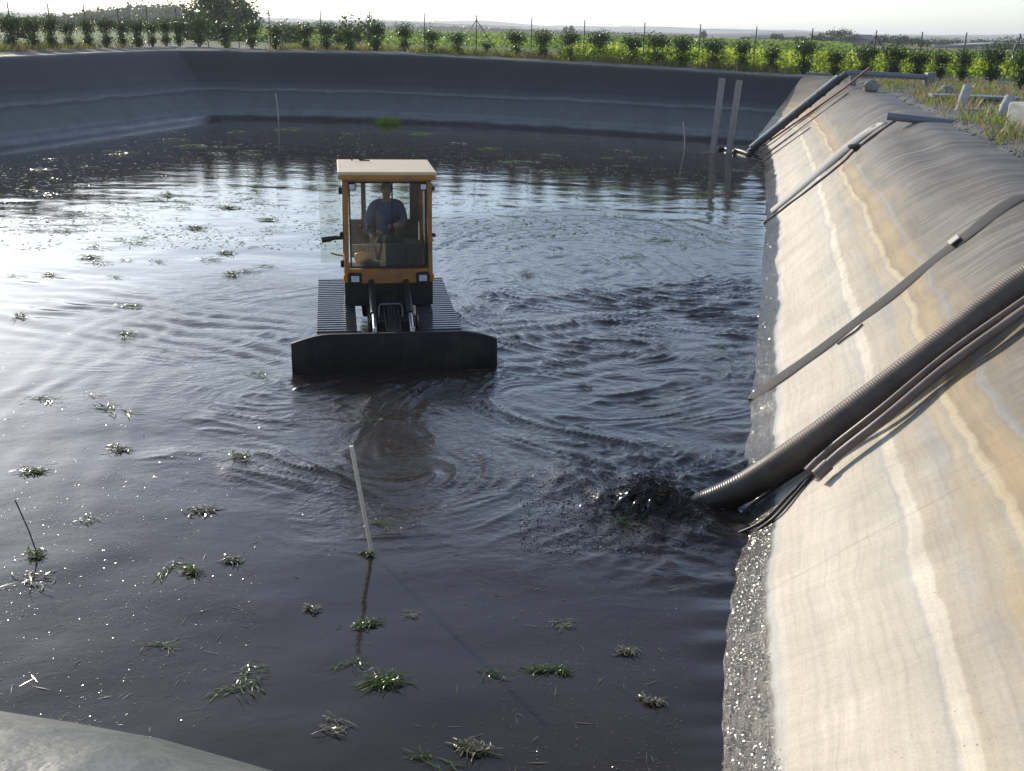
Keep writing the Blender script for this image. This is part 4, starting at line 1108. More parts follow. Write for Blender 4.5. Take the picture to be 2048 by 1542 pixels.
shr = [(20, 1.15, 1.1), (68, 1.0, 1.0), (105, 1.2, .9), (141, .95, .9), (178, 1.05, .85), (213, 1.1, .95), (245, .95, .9), (277, 1.15, 1.05), (305, .95, .85), (333, 1.1, .9), (360, 1.1, .9),
       (402, 1.15, 1.15), (452, 1.05, 1.05), (502, 1.1, 1.1), (552, .95, .95), (606, 1.0, 1.0), (652, 1.05, 1.05), (700, .95, .95), (750, 1.15, 1.1), (812, 1.1, .95), (863, .9, .9), (914, .8, .95), (976, .55, .6),
       (1030, 1.0, 1.0), (1086, 1.05, 1.1), (1140, 1.1, .95), (1197, 1.1, 1.2), (1262, 1.1, 1.2), (1312, 1.15, 1.15), (1366, 1.1, 1.15), (1424, 1.05, 1.05), (1485, 1.0, .9), (1545, .95, .85), (1604, 1.15, 1.15), (1668, .85, 1.0), (1728, 1.05, 1.1),
       (1786, 1.0, 1.15), (1836, .95, 1.05), (1882, .9, .85), (1926, 1.0, .85), (1982, 1.15, 1.15), (2040, 1.1, 1.0)]
ORD = ['first', 'second', 'third', 'fourth', 'fifth', 'sixth', 'seventh', 'eighth', 'ninth', 'tenth']
def ordinal(i):
    if i < 10: return ORD[i]
    n_ = i + 1; return f"{n_}{'th' if 10 <= n_ % 100 <= 20 else {1: 'st', 2: 'nd', 3: 'rd'}.get(n_ % 10, 'th')}"
special = {22: 'smallest laurel shrub of the hedge, right of the braced fence post', 21: 'low laurel shrub just left of the braced fence post', 33: 'broad tall laurel shrub beyond the twin planks and long pipe'}
used = set()
for i, (px, hs, ws_) in enumerate(shr):
    k = i % 5; o = protos[k] if k not in used else copy_tree(protos[k]); used.add(k)
    p_ = on_line(hedge, px); o.location = (p_.x, p_.y, p_.z - .02); o.rotation_euler = (0, 0, rnd.uniform(0, 6.28)); o.scale = (ws_ * .86, ws_ * .86, hs * 1.1)
    o['label'] = special.get(i, f'dark green laurel shrub, {ordinal(i)} from the left in the hedge along the fence')
    o['category'] = 'shrub'; o['group'] = 'laurel shrubs of the hedge along the fence'

# fence: green steel posts with thin wire, corner posts braced
fe = empty('wire_fence', fence_l[len(fence_l) // 2]); tag(fe, 'wire fence on thin green steel posts behind the laurel hedge', 'fence'); fb_ = fe.location.copy()
for px in (-40, 25, 105, 176, 242, 297, 355, 415, 478, 541, 642, 740, 848, 950, 1060, 1168, 1283, 1393, 1507, 1618, 1741, 1832, 1922, 2028):
    p_ = on_line(fence_l, px); q = p_ - fb_
    MB().tube([q + Vector((0, 0, -.1)), q + Vector((0, 0, 1.95))], .026, 6).build('post', M['postgreen'], fe)
    if px in (950, 1741, 2028):
        al = (on_line(fence_l, px + 24) - p_).normalized()
        for s_ in (-1, 1):
            if px == 2028 and s_ == 1: continue
            MB().tube([q + Vector((0, 0, 1.72)), q + al * s_ * 1.25 + Vector((0, 0, 0))], .022, 6).build('brace', M['postgreen'], fe)
m = MB()
sub = [p_ - fb_ for p_ in fence_l[::14]]
for hz in (.1, .55, 1.0, 1.45, 1.75): m.tube([p_ + Vector((0, 0, hz)) for p_ in sub], .0035, 4)
m.build('wire', M['wire'], fe)

# ------------------------------------------------------------------ vines, fields, trees, woods
pts = []
farN = np.array([.28, .96])
base_q = .28 * A0[0] + .96 * A0[1]
def q_of(x, y): return .28 * x + .96 * y
# rows parallel to the far rim, right of the braced post: near rows leaf by leaf
VP, VS = [], []
def vine_row(qv, s0, s1, n, sz, hmin, hmax, wid):
    t = rng.uniform(s0, s1, n)
    gap = .5 + .5 * np.sin(t * 2 * math.pi / 1.15 + qv * 3)
    keep = rng.random(n) < .45 + .55 * gap
    t = t[keep]; n = len(t)
    hh = hmin + (hmax - hmin) * rng.random(n) ** .8 * (1 + .18 * gnoise(t * .9, t * 0 + qv, 51)) + rng.normal(size=n) * .05
    o_ = rng.normal(size=n) * wid
    x = .28 * (qv + o_) + .96 * t; y = .96 * (qv + o_) - .28 * t
    z = np.interp(np.hypot(x, y), [0, 60, 350], [2.66, 2.68, 2.72])
    VP.append(np.column_stack([x, y, z + hh])); VS.append(rng.uniform(.7, 1.3, n) * sz)
q0_ = 51.8
for k in range(9):
    qv = q0_ + 1.9 * k; D = qv
    s0 = -4 if k else 6
    vine_row(qv, -13.2 - .3 * k, 34 + k * 2, 9800 - 500 * k, .15 + .008 * k, .05, .80, .22)
V, Q = leaves(np.concatenate(VP), np.concatenate(VS), up=.1, aspect=.8)
tag(fast_mesh('vineyard', V, Q, 4, M['vine']), 'bright yellow-green vine rows just behind the fence on the right, sunlit from behind', 'vineyard', kind='stuff')
VP, VS = [], []
M['crop'] = leaf_mat('crop_leaf', (.055, .10, .02), (.10, .16, .03), (.24, .36, .05), .5)
qv = q0_ + 19
while qv < 340:
    sz = .22 + qv * .0016; wdt = qv * .62
    if not (150 < qv < 290):
        n = int(min(2600, 700 + 75000 / qv)); s1 = wdt + 4
        if qv < 87: vine_row(qv, 8 if qv < 70 else -.1 * qv, s1, n, sz * .8, .1, .62, .5)
        else: vine_row(qv, -wdt, s1, n, sz * .9, .1, .55, .6)
    else: vine_row(qv, -wdt, -.02 * qv + 6, int(1200), sz * 1.3, .1, .7, .3)
    qv += 1.9 if qv < 90 else (3.8 if qv < 200 else 6)
VPa = np.concatenate(VP); VSa = np.concatenate(VS)
V, Q = leaves(VPa, VSa, up=.1, aspect=.8)
tag(fast_mesh('field_crop', V, Q, 4, M['crop']), 'level green field crop running back to the skyline', 'crop', kind='stuff')

def tree(name, label, cat, pos, h, wd, n, leaf, material, trunk_r=.15, crown_lo=.25, k=14, group=None, spread=.3):
    e_ = empty(name, pos); tag(e_, label, cat, group)
    P_ = clump_points(n, (0, 0, h * (crown_lo + (1 - crown_lo) * .5)), (wd / 2, wd / 2, h * (1 - crown_lo) * .5), k, spread, .35)
    P_[:, 2] = np.maximum(P_[:, 2], .1)
    V, Q = leaves(P_, rng.uniform(.7, 1.3, n) * leaf, up=.15, aspect=.65)
    m = MB(); m.tube([(0, 0, -.3), (.02 * h, 0, h * .3), (0, .02 * h, h * .62)], [trunk_r, trunk_r * .8, trunk_r * .3], 7)
    for j in range(5):
        a = j * 1.3 + h; m.tube([(.015 * h, 0, h * (.25 + .06 * j)), (wd * .3 * math.cos(a), wd * .3 * math.sin(a), h * (.5 + .08 * j))], [trunk_r * .45, trunk_r * .12], 5)
    m.build('trunk', M['bark'], e_); fast_mesh('crown', V, Q, 4, material, e_)
    return e_
def put(px, D):
    d = ray(px, 60); d = d / math.hypot(d[0], d[1]); return Vector((d[0] * D, d[1] * D, 2.6))
def ztop(px, py, D):
    d = ray(px, py); return EYE + d[2] / math.hypot(d[0], d[1]) * D
def tree_px(name, label, cat, px, ptop, pw_, D, n, leaf, mm, **kw):
    p_ = put(px, D); h = ztop(px, ptop, D) - p_.z
    if D > 300: p_.z = 2.6
    return tree(name, label, cat, p_, max(h, .8), pw_ / F * D, n, leaf, mm, **kw)
tree_px('broadleaf_tree', 'tall dense tree rising above the hedge near the far left corner', 'tree', 440, -8, 100, 105, 5200, .36, M['tree'], trunk_r=.28, crown_lo=.1, k=26)
tree_px('broadleaf_tree', 'loose pale shrubby tree at the right foot of the tall dense tree', 'tree', 496, 8, 62, 98, 1100, .30, M['fartree'], trunk_r=.12, crown_lo=.15, k=16)
tree_px('broadleaf_tree', 'small bushy tree at the left foot of the tall dense tree', 'tree', 388, 18, 60, 100, 1500, .32, M['tree'], trunk_r=.14, crown_lo=.05, k=14)
tree_px('broadleaf_tree', 'low round bush standing behind the leftmost shrubs of the hedge', 'bush', 45, 42, 36, 90, 500, .3, M['tree'], trunk_r=.1, crown_lo=.05, k=8)
tree_px('bare_sapling', 'spindly sapling with sparse leaves behind the fence left of the braced post', 'sapling', 850, 36, 66, 66, 190, .10, M['fartree'], trunk_r=.03, crown_lo=.25, k=14)
tree_px('bushy_tree', 'rounded grey-green bush behind the fence, left of the machine', 'bush', 690, 38, 60, 72, 900, .22, M['fartree'], trunk_r=.08, crown_lo=.05, k=14)
tree_px('bushy_tree', 'broad pale bush behind the hedge between tall tree and grey-green bush', 'bush', 590, 46, 90, 84, 1000, .26, M['fartree'], trunk_r=.08, crown_lo=.05, k=14)
tree_px('bushy_tree', 'upright bush behind the twenty-first shrub of the hedge', 'bush', 742, 44, 44, 68, 500, .2, M['fartree'], trunk_r=.08, crown_lo=.05, k=10)
for px, pt_, w_, D, lab in ((1683, 61, 56, 300, 'largest dark tree beside the grey-roofed house on the horizon'), (1407, 66, 12, 420, 'tiny lone tree on the field horizon'),
        (1555, 69, 22, 340, 'small round tree at the right end of the white-walled barn'), (1498, 73, 22, 350, 'small round tree at the left end of the white-walled barn'),
        (1640, 71, 36, 300, 'bushy tree just left of the largest dark tree'), (1765, 72, 40, 310, 'low dark tree just right of the grey-roofed house'), (1805, 74, 36, 300, 'dark tree second to the right of the grey-roofed house'),
        (1848, 76, 30, 300, 'small pointed tree above the left end of the long pale roof'), (1975, 80, 70, 280, 'wide dark tree above the right end of the long pale roof'), (2032, 76, 60, 260, 'dark tree at the right edge of the horizon'), (1900, 79, 60, 330, 'flat-topped dark tree behind the long pale roof'), (1600, 73, 30, 310, 'small dark bush left of the bushy tree')):
    tree_px('horizon_tree', lab, 'tree', px, pt_, w_, D, 1100, .5 if D > 290 else .42, M['fartree'], trunk_r=.25, crown_lo=.05, k=12)
tree_px('poplar', 'left of the two slim poplars in the middle of the skyline', 'tree', 1131, 52, 9, 700, 200, 1.5, M['fartree'], trunk_r=.3, crown_lo=.05, k=10)
tree_px('poplar', 'right of the two slim poplars in the middle of the skyline', 'tree', 1143, 53, 9, 700, 200, 1.5, M['fartree'], trunk_r=.3, crown_lo=.05, k=10)
# wooded hill at the left and the far tree belts: masses
def wood(name, label, prof, D, depth, n, leaf, step):
    P_ = []; S_ = []
    x0, x1 = prof[0][0], prof[-1][0]; px = x0
    while px < x1:
        top = np.interp(px, [a for a, b in prof], [b for a, b in prof])
        for row in range(3):
            Dk = D + depth * row / 2 + rng.uniform(-.1, .1) * depth; q = put(px + rng.uniform(-1, 1) * step, Dk)
            ht_ = ztop(px, top, D) - rng.uniform(0, .16) * (ztop(px, top, D) - 2.0) ; ht_ = max(ht_, 3.2)
            r_ = step / F * D * rng.uniform(1.0, 1.7)
            P_.append(clump_points(n, (q.x, q.y, (ht_ + 2.2) / 2), (r_, r_, (ht_ - 2.2) / 2), 9, .28, .4)); S_.append(rng.uniform(.7, 1.3, n) * leaf)
        px += step
    V, Q = leaves(np.concatenate(P_), np.concatenate(S_), up=.1, aspect=.8)
    tag(fast_mesh(name, V, Q, 4, M['fartree']), label, 'wood', kind='stuff')
wood('forest', 'hazy wooded rise on the left skyline', [(-60, 36), (0, 40), (40, 36), (90, 33), (140, 30), (180, 22), (230, 16), (280, 6), (330, 4), (370, 9), (400, 26), (440, 40)], 420, 60, 150, 1.3, 11)
wood('tree_belt', 'low hazy tree belt along the skyline in the middle', [(520, 40), (620, 47), (640, 42), (690, 46), (760, 50), (830, 52), (960, 54), (1060, 60), (1160, 63), (1250, 67), (1330, 72), (1400, 75)], 900, 80, 45, 2.2, 9)
wood('tree_belt', 'dark tree belt along the skyline on the right', [(1570, 77), (1620, 77), (1700, 79), (1780, 80), (1860, 84), (1950, 86), (2090, 86)], 380, 40, 90, 1.2, 12)
# farm buildings on the right skyline
def building(name, label, px, D, wpx, hpx, roof_px, wall, roofm, rz=0.0, depth=7, gable=True, door=True):
    p_ = put(px, D); e_ = empty(name, p_, rz - math.atan2(p_.x, p_.y)); tag(e_, label, 'building')
    w_ = wpx / F * D; h = hpx / F * D; r_ = roof_px / F * D; d = depth
    MB().box((0, 0, h / 2 - .2), (w_, d, h + .4)).build('wall', wall, e_)
    m = MB(); o_ = .35
    if gable:
        v = [(-w_ / 2 - o_, -d / 2 - o_, h - .05), (w_ / 2 + o_, -d / 2 - o_, h - .05), (w_ / 2 + o_, d / 2 + o_, h - .05), (-w_ / 2 - o_, d / 2 + o_, h - .05), (-w_ / 2 - o_, 0, h + r_), (w_ / 2 + o_, 0, h + r_)]
        m.add(v, [(0, 1, 5, 4), (2, 3, 4, 5), (1, 2, 5), (3, 0, 4), (3, 2, 1, 0)])
    else:
        v = [(-w_ / 2 - o_, -d / 2 - o_, h * .55), (w_ / 2 + o_, -d / 2 - o_, h + r_), (w_ / 2 + o_, d / 2 + o_, h + r_ + .3), (-w_ / 2 - o_, d / 2 + o_, h * .75)]
        v += [(a, b, c - .2) for a, b, c in v]; m.add(v, [(0, 1, 2, 3), (7, 6, 5, 4), (0, 4, 5, 1), (1, 5, 6, 2), (2, 6, 7, 3), (3, 7, 4, 0)])
    m.build('roof', roofm, e_)
    if door:
        for x in (-.3, .02, .3): MB().box((x * w_, -d / 2 - .02, h * .45), (w_ * .12, .06, h * .5)).build('window', M['windowdark'], e_)
    return e_
building('barn', 'white-walled low barn under a dark roof on the right skyline', 1535, 350, 54, 8, 4, M['wallwhite'], M['roofslate'])
building('house', 'grey-roofed stone house between dark trees on the right skyline', 1726, 300, 30, 11, 8, M['wallstone'], M['roofslate'], rz=.9)
building('shed', 'long shed with a slanting pale roof on the right skyline', 1930, 270, 92, 7, 4, M['wallstone'], M['roofpale'], gable=False, door=False)
p_ = put(2010, 240); e_ = empty('pipe_frame', p_, -math.atan2(p_.x, p_.y)); tag(e_, 'low pale pipe frame standing at the field edge, far right', 'frame')
for k in range(5): MB().tube([(-4.4 + 2.2 * k, 0, -.2), (-4.4 + 2.2 * k, 0, 1.55)], .07, 6).build('upright', M['pale_bar_lit_edge'], e_)
MB().tube([(-4.4, 0, 1.55), (4.4, 0, 1.55)], .07, 6).build('crossbar', M['pale_bar_lit_edge'], e_)

# ------------------------------------------------------------------ grass, dry weeds and stones on the top of the banks
def top_points(n, dmin, dmax, thr, seed, sides=('right', 'far', 'left'), y0=8):
    idx = [i for i in range(NL) if LS[i] in sides and LP[i, 1] > y0]
    w_ = np.array([1.0 / max(8, LP[i, 1]) ** .6 for i in idx]); w_ /= w_.sum()
    ii = rng.choice(idx, n, p=w_); d = RUN[ii] * 1.27 + rng.uniform(dmin, dmax, n)
    x = LP[ii, 0] + nrm[ii, 0] * d + rng.normal(size=n) * .1; y = LP[ii, 1] + nrm[ii, 1] * d + rng.normal(size=n) * .1
    k = gnoise(x * .55, y * .55, seed) + .35 * gnoise(x * 1.7, y * 1.7, seed + 1) > thr
    return x[k], y[k]
def blades(name, label, X, Y, hmin, hmax, wid, material, lean=.35):
    n = len(X); Zb = np.array([gz(a, b) for a, b in zip(X, Y)]); a = rng.uniform(0, 6.283, n); h = rng.uniform(hmin, hmax, n)
    le = rng.normal(size=(n, 2)) * lean * h[:, None]; w_ = wid * rng.uniform(.6, 1.4, n)
    dx, dy = np.cos(a) * w_, np.sin(a) * w_
    v0 = np.column_stack([X - dx, Y - dy, Zb - .02]); v1 = np.column_stack([X + dx, Y + dy, Zb - .02])
    v2 = np.column_stack([X + dx * .6 + le[:, 0] * .5, Y + dy * .6 + le[:, 1] * .5, Zb + h * .62]); v3 = np.column_stack([X + le[:, 0], Y + le[:, 1], Zb + h])
    V = np.stack([v0, v1, v2, v3], 1).reshape(-1, 3); Q = np.arange(4 * n).reshape(n, 4)
    return tag(fast_mesh(name, V, Q, 4, material), label, 'grass', kind='stuff')
x, y = top_points(30000, .25, 7.5, .12, 61, ('right',)); blades('grass', 'green grass growing in patches on the gravel top of the right bank', x, y, .08, .30, .009, M['grassl'])
x, y = top_points(15000, .3, 8.5, .05, 71, ('right',)); blades('dry_grass', 'dry straw-coloured weeds on the gravel top of the right bank', x, y, .10, .36, .008, M['drygrass'])
x, y = top_points(16000, 1.2, 4.5, -.1, 65, ('far', 'left'), 28); blades('grass', 'mixed grass at the foot of the laurel hedge', x, y, .12, .42, .018, M['grassl'])
x, y = top_points(9000, .9, 4.5, -.05, 75, ('far', 'left'), 28); blades('dry_grass', 'dry weeds at the foot of the laurel hedge', x, y, .12, .4, .018, M['drygrass'])
sx0, sy0 = top_points(9000, .1, 6.5, -.6, 81, ('right',))
P_ = np.column_stack([sx0, sy0, np.array([gz(a, b) for a, b in zip(sx0, sy0)]) + .008]); n = len(P_)
R_ = .016 + .05 * rng.random(n) ** 4
octa = np.array([(1, 0, 0), (0, 1, 0), (-1, 0, 0), (0, -1, 0), (0, 0, .7), (0, 0, -.7)], float)
V = (P_[:, None, :] + octa[None] * R_[:, None, None] * rng.uniform(.6, 1.3, (n, 6, 1)))
tri = np.array([(0, 1, 4), (1, 2, 4), (2, 3, 4), (3, 0, 4), (1, 0, 5), (2, 1, 5), (3, 2, 5), (0, 3, 5)])
Fq = (np.arange(n)[:, None, None] * 6 + tri[None]).reshape(-1, 3)
tag(fast_mesh('gravel', V.reshape(-1, 3), Fq, 3, M['stone']), 'loose grey gravel on the top of the right bank', 'gravel', kind='stuff')

# ------------------------------------------------------------------ weeds and flecks afloat
from bisect import bisect_left
def wz(x, y):
    a = x - .222 * y; i = min(max(bisect_left(gy, y), 0), len(gy) - 1); j = min(max(bisect_left(ga, a), 0), len(ga) - 1)
    return float(Z[i, j])
def clump_mesh(n, spread, hgt, lmin, lmax, seed, wk=1.0):
    """tangle of wet strands, curved ribbons lying on and just above the surface"""
    r2 = random.Random(seed); vs, fs = [], []
    subs = [(r2.gauss(0, spread), r2.gauss(0, spread * .5), r2.uniform(-.7, .7)) for _ in range(3)]
    for k in range(n):
        cx_, cy_, ca = subs[k % 3] if r2.random() < .85 else (0, 0, 0)
        p = Vector((cx_ + r2.gauss(0, spread * .45), cy_ + r2.gauss(0, spread * .3), abs(r2.gauss(0, hgt * .4)) + .004))
        a = ca + r2.gauss(0, .5) + (math.pi if r2.random() < .5 else 0); ln = lmin + (lmax - lmin) * r2.random() ** 1.6; bend = r2.gauss(0, .55)
        rise = r2.random() < .12; wd = r2.uniform(.0028, .0055) * wk; b = len(vs); S = 4
        for q in range(S + 1):
            d = Vector((math.cos(a), math.sin(a), 0)); w_ = Vector((-math.sin(a), math.cos(a), r2.gauss(0, .35))).normalized() * wd * (1.0 if 0 < q < S else .35)
            z = p.z + (hgt * 1.1 * math.sin(math.pi * q / S) if rise else hgt * .25 * math.sin(math.pi * q / S))
            vs += [(p.x - w_.x, p.y - w_.y, max(.001, z - w_.z)), (p.x + w_.x, p.y + w_.y, max(.001, z + w_.z))]
            p = p + d * ln / S; a += bend / S * 2
        for q in range(S): fs.append((b + 2 * q, b + 2 * q + 1, b + 2 * q + 3, b + 2 * q + 2))
    return vs, fs
big = [((738, 1112), 34, 2.0, 'weed', 'small weed scrap caught at the foot of the leaning wooden stick'),
       ((780, 1372), 120, 3.2, 'weed', 'largest tangle of green weed floating below the leaning wooden stick'), ((945, 1500), 90, 3.0, 'weedpale', 'pale glistening weed clump at the bottom edge of the picture'),
       ((1088, 1342), 80, 2.0, 'weed', 'flat bright green weed clump right of the largest tangle'), ((1258, 1305), 60, 1.8, 'weedpale', 'small weed clump with crossed straws, right of the flat green clump'),
       ((735, 1250), 70, 1.6, 'weed', 'thin weed streak just under the leaning wooden stick'), ((392, 1146), 55, 2.6, 'weed', 'small green weed tuft standing up in the open slurry on the left'), ((472, 1124), 60, 1.8, 'weedpale', 'glistening row of wet straws right of the small standing tuft'),
       ((64, 1112), 46, 4.5, 'weed', 'dark green weed clump at the foot of the thin dark rod'), ((236, 898), 64, 2.6, 'weedpale', 'pale weed clump with long straws, left of the leaning wooden stick'), ((76, 945), 70, 2.4, 'weed', 'green weed clump in the glittering slurry at the left edge'),
       ((488, 918), 58, 2.4, 'weed', 'weed clump at the edge of the churned slurry, below the blade'), ((252, 672), 40, 4.0, 'weed', 'upright weed tuft left of the blade'), ((270, 614), 52, 1.8, 'weed', 'dark twig-like weed floating left of the tracks'),
       ((181, 516), 46, 2.4, 'weed', 'round green weed clump near the left edge above the twig-like weed'), ((465, 551), 40, 2.6, 'weed', 'green weed clump just left of the cab'), ((448, 507), 38, 2.0, 'weed', 'green weed clump above the one just left of the cab'),
       ((512, 378), 24, 4.0, 'weed', 'looped weed tuft standing left of the cab roof'), ((462, 416), 44, 2.0, 'weed', 'long low weed clump left of the cab below the looped tuft'), ((392, 456), 40, 1.8, 'weed', 'flat weed clump between the long low clump and the left edge'),
       ((543, 441), 42, 2.0, 'weed', 'flat weed clump close to the open cab door'), ((1172, 778), 44, 2.6, 'weed', 'green weed clump caught in the churned slurry right of the blade'), ((1442, 700), 26, 2.6, 'weed', 'small green weed tuft near the bank right of the machine'),
       ((38, 635), 34, 3.0, 'weed', 'weed clump in the sun glitter at the far left edge'), ((100, 550), 26, 2.0, 'weed', 'tiny flat weed clump near the left edge'), ((333, 391), 26, 3.0, 'weed', 'small pointed weed tuft in the bright reflection on the left'),
       ((1310, 1408), 50, 2.4, 'weedpale', 'pale straw tuft near the foot of the bank at lower right'), ((622, 1216), 40, 2.0, 'weedpale', 'pair of pale straws crossed left of the leaning stick reflection'), ((410, 1020), 80, 1.2, 'weedpale', 'long pale straws lying left of the leaning wooden stick')]
wg = 'weed clumps afloat on the slurry'
for k, ((px, py), wpx, hf, mm, lab) in enumerate(big):
    c_ = at_z(px, py); D = (c_ - EYEV).length; w_ = wpx / F * D
    wk_ = .74; w_ *= wk_; n = int(46 + wpx * .8); hgt = min(.09, .005 * hf * (1 + D / 10))
    vs, fs = clump_mesh(n, w_ * .20, hgt, w_ * .16, min(.30, max(.09, w_ * .55)) * (1 + D / 40), 300 + k, max(1, D / 15))
    o = MB(); o.add(vs, fs); ob = o.build('floating_weed', M[mm]); ob.location = (c_.x, c_.y, wz(c_.x, c_.y) + .004); tag(ob, lab, 'weed clump', wg)
m = MB(); c_ = at_z(776, 248); vs, fs = [], []
for k in range(420):
    a = rnd.uniform(0, 6.283); r_ = rnd.uniform(0, .5) ** .8; b = Vector((math.cos(a) * r_ * .95, math.sin(a) * r_ * .6, -.03)); h_ = rnd.uniform(.2, .5) * (1 - r_ * .6)
    ln_ = Vector((rnd.gauss(0, .12) + b.x * .4, rnd.gauss(0, .12), h_)); w_ = Vector((rnd.gauss(0, 1), rnd.gauss(0, 1), 0)).normalized() * .016
    i0 = len(vs); vs += [b - w_, b + w_, b + ln_ * .6 + w_ * .7, b + ln_]; fs.append((i0, i0 + 1, i0 + 2, i0 + 3))
m.add(vs, fs); o = m.build('grass_tussock', M['brightgrass']); o.location = c_; tag(o, 'bright green grass tussock growing out of the slurry before the far bank', 'tussock')
# medium tufts: one kind, copied
proto_w = []
for k in range(6):
    vs, fs = clump_mesh(26, .075, .018, .05, .2, 500 + k); o = MB(); o.add(vs, fs); proto_w.append(o.build('floating_weed', M['weed' if k % 3 else 'weedpale']).data)
    bpy.data.objects.remove(bpy.data.objects[[ob.name for ob in bpy.data.objects if ob.data == proto_w[-1]][0]])
tuft_px = []
for k in range(115):
    for _ in range(30):
        if k < 95: px, py = rnd.uniform(20, 1520), 255 + 300 * rnd.random() ** 1.3
        else: px, py = rnd.uniform(10, 1430), rnd.uniform(560, 1530)
        if 560 < px < 1010 and 300 < py < 790: continue
        c_ = at_z(px, py)
        if 850 < px < 1500 and 440 < py < 1090 and rnd.random() < .85: continue
        if c_.x - .222 * c_.y > -.2 or q_of(c_.x, c_.y) > base_q - 1.5 or c_.x - .222 * c_.y < -24.5: continue
        if py > 1400 and px < 620: continue
        tuft_px.append((px, py, c_)); break
for k, (px, py, c_) in enumerate(tuft_px):
    o = bpy.data.objects.new('floating_weed', proto_w[k % 6]); COL.objects.link(o); D = (c_ - EYEV).length
    o.location = (c_.x, c_.y, wz(c_.x, c_.y) + .004); o.rotation_euler = (0, 0, rnd.uniform(-.6, .6)); s_ = rnd.uniform(.45, 1.1) * (.75 + D / 20)
    o.scale = (s_, s_, s_ * .8)
    tag(o, 'small nondescript scrap of weed afloat on the slurry, one of many', 'weed scrap', 'small weed scraps scattered over the slurry')
# countless flecks, straws and chips
def flecks(name, label, n, region, smin, smax, asp, material, tilt, thr=None, seed=0):
    px = rng.uniform(region[0], region[2], n); py = region[1] + (region[3] - region[1]) * rng.random(n)
    P_ = np.array([at_z(a, b) for a, b in zip(px, py)])
    ok = (P_[:, 0] - .222 * P_[:, 1] < -.05) & (P_[:, 0] - .222 * P_[:, 1] > -25) & (q_of(P_[:, 0], P_[:, 1]) < base_q - .5)
    if thr is not None: ok &= gnoise(P_[:, 0] * .45, P_[:, 1] * .45, seed) + .5 * gnoise(P_[:, 0] * 1.6, P_[:, 1] * 1.6, seed + 1) > thr
    P_ = P_[ok]; n = len(P_); D = np.linalg.norm(P_ - np.array(EYEV), axis=1)
    ii = np.clip(np.searchsorted(gy, P_[:, 1]), 0, len(gy) - 1); jj = np.clip(np.searchsorted(ga, P_[:, 0] - .222 * P_[:, 1]), 0, len(ga) - 1)
    P_[:, 2] = Z[ii, jj] + .005
    sz = rng.uniform(0, 1, n) ** 2 * (smax - smin) + smin
    a = rng.normal(size=n) * .9 + .1; d = np.column_stack([np.cos(a), np.sin(a), rng.normal(size=n) * tilt]); d /= np.linalg.norm(d, axis=1)[:, None]
    s_ = np.column_stack([-np.sin(a), np.cos(a), rng.normal(size=n) * tilt]); s_ /= np.linalg.norm(s_, axis=1)[:, None]
    as_ = asp * rng.uniform(.5, 1.5, n)
    V = np.stack([P_ - d * sz[:, None] * .5, P_ - s_ * (sz * as_ * .5)[:, None], P_ + d * sz[:, None] * .5, P_ + s_ * (sz * as_ * .5)[:, None]], 1).reshape(-1, 3)
    tag(fast_mesh(name, V, np.arange(4 * n).reshape(n, 4), 4, material), label, 'flecks', kind='stuff')
flecks('floating_straw', 'loose straws floating on the near slurry', 420, (0, 1080, 1440, 1560), .03, .17, .05, M['weedpale'], .12, -.1, 91)
flecks('floating_straw', 'green stalks scattered on the near slurry', 260, (0, 840, 1440, 1560), .03, .14, .07, M['weed'], .2, 0, 95)
flecks('wet_flecks', 'tiny wet flecks glinting on the near slurry', 14000, (0, 820, 1450, 1560), .003, .013, .7, M['weedpale'], .22, -.15, 97)
flecks('wet_flecks', 'wet flecks glinting in the sun glitter on the left', 8000, (0, 600, 520, 1250), .004, .014, .7, M['weedpale'], .25, .0, 99)
flecks('floating_bits', 'bits of weed strewn over the far slurry', 15000, (0, 240, 1540, 500), .03, .15, .34, M['weed'], .10, -.15, 93)
flecks('floating_bits', 'pale bits of weed strewn over the far slurry', 9000, (0, 240, 1540, 480), .03, .12, .4, M['weedpale'], .10, -.15, 103)

# ------------------------------------------------------------------ churned spray at the mouth of the hose
M['spray'] = mat('slurry_spray', (.008, .006, .0055), .10, var=.2, scale=6, spec=.4)
V_, F_ = [], []
bm = bmesh.new(); bmesh.ops.create_icosphere(bm, subdivisions=1, radius=1.0); bm.verts.index_update()
iv = np.array([v.co[:] for v in bm.verts]); iff = np.array([[v.index for v in f.verts] for f in bm.faces]); bm.free()
c1 = np.array(at_z(1300, 1010)); c2 = np.array(at_z(1450, 1070)); c3 = np.array(at_z(1230, 1030))
nd = 6500; P_ = []
for k in range(nd):
    u_ = rng.random()
    if u_ < .62:
        r_ = abs(rng.normal()) * .26; a = rng.uniform(0, 6.283); h_ = abs(rng.normal()) * .17 * math.exp(-(r_ / .35) ** 2) + .01
        P_.append((c1[0] + math.cos(a) * r_ * 1.15, c1[1] + math.sin(a) * r_ * .9, h_))
    elif u_ < .85:
        t = rng.random(); r_ = rng.normal(size=2) * .16; P_.append((c1[0] + (c2[0] - c1[0]) * t + r_[0], c1[1] + (c2[1] - c1[1]) * t + r_[1], abs(rng.normal()) * .08))
    else:
        r_ = rng.normal(size=2) * .32; P_.append((c3[0] + r_[0], c3[1] + r_[1], abs(rng.normal()) * .07))
P_ = np.array(P_); ok = P_[:, 0] - .222 * P_[:, 1] < .12; P_ = P_[ok]; nd = len(P_)
S_ = .0025 + .0075 * rng.random(nd) ** 3
V = (P_[:, None, :] + iv[None] * S_[:, None, None] * (rng.uniform(.6, 1.5, (nd, 1, 3)) * np.where(rng.random((nd, 1, 1)) < .3, np.array([2.6, 1.2, .6]), 1.0))).reshape(-1, 3)
Fq = (np.arange(nd)[:, None, None] * len(iv) + iff[None]).reshape(-1, 3)
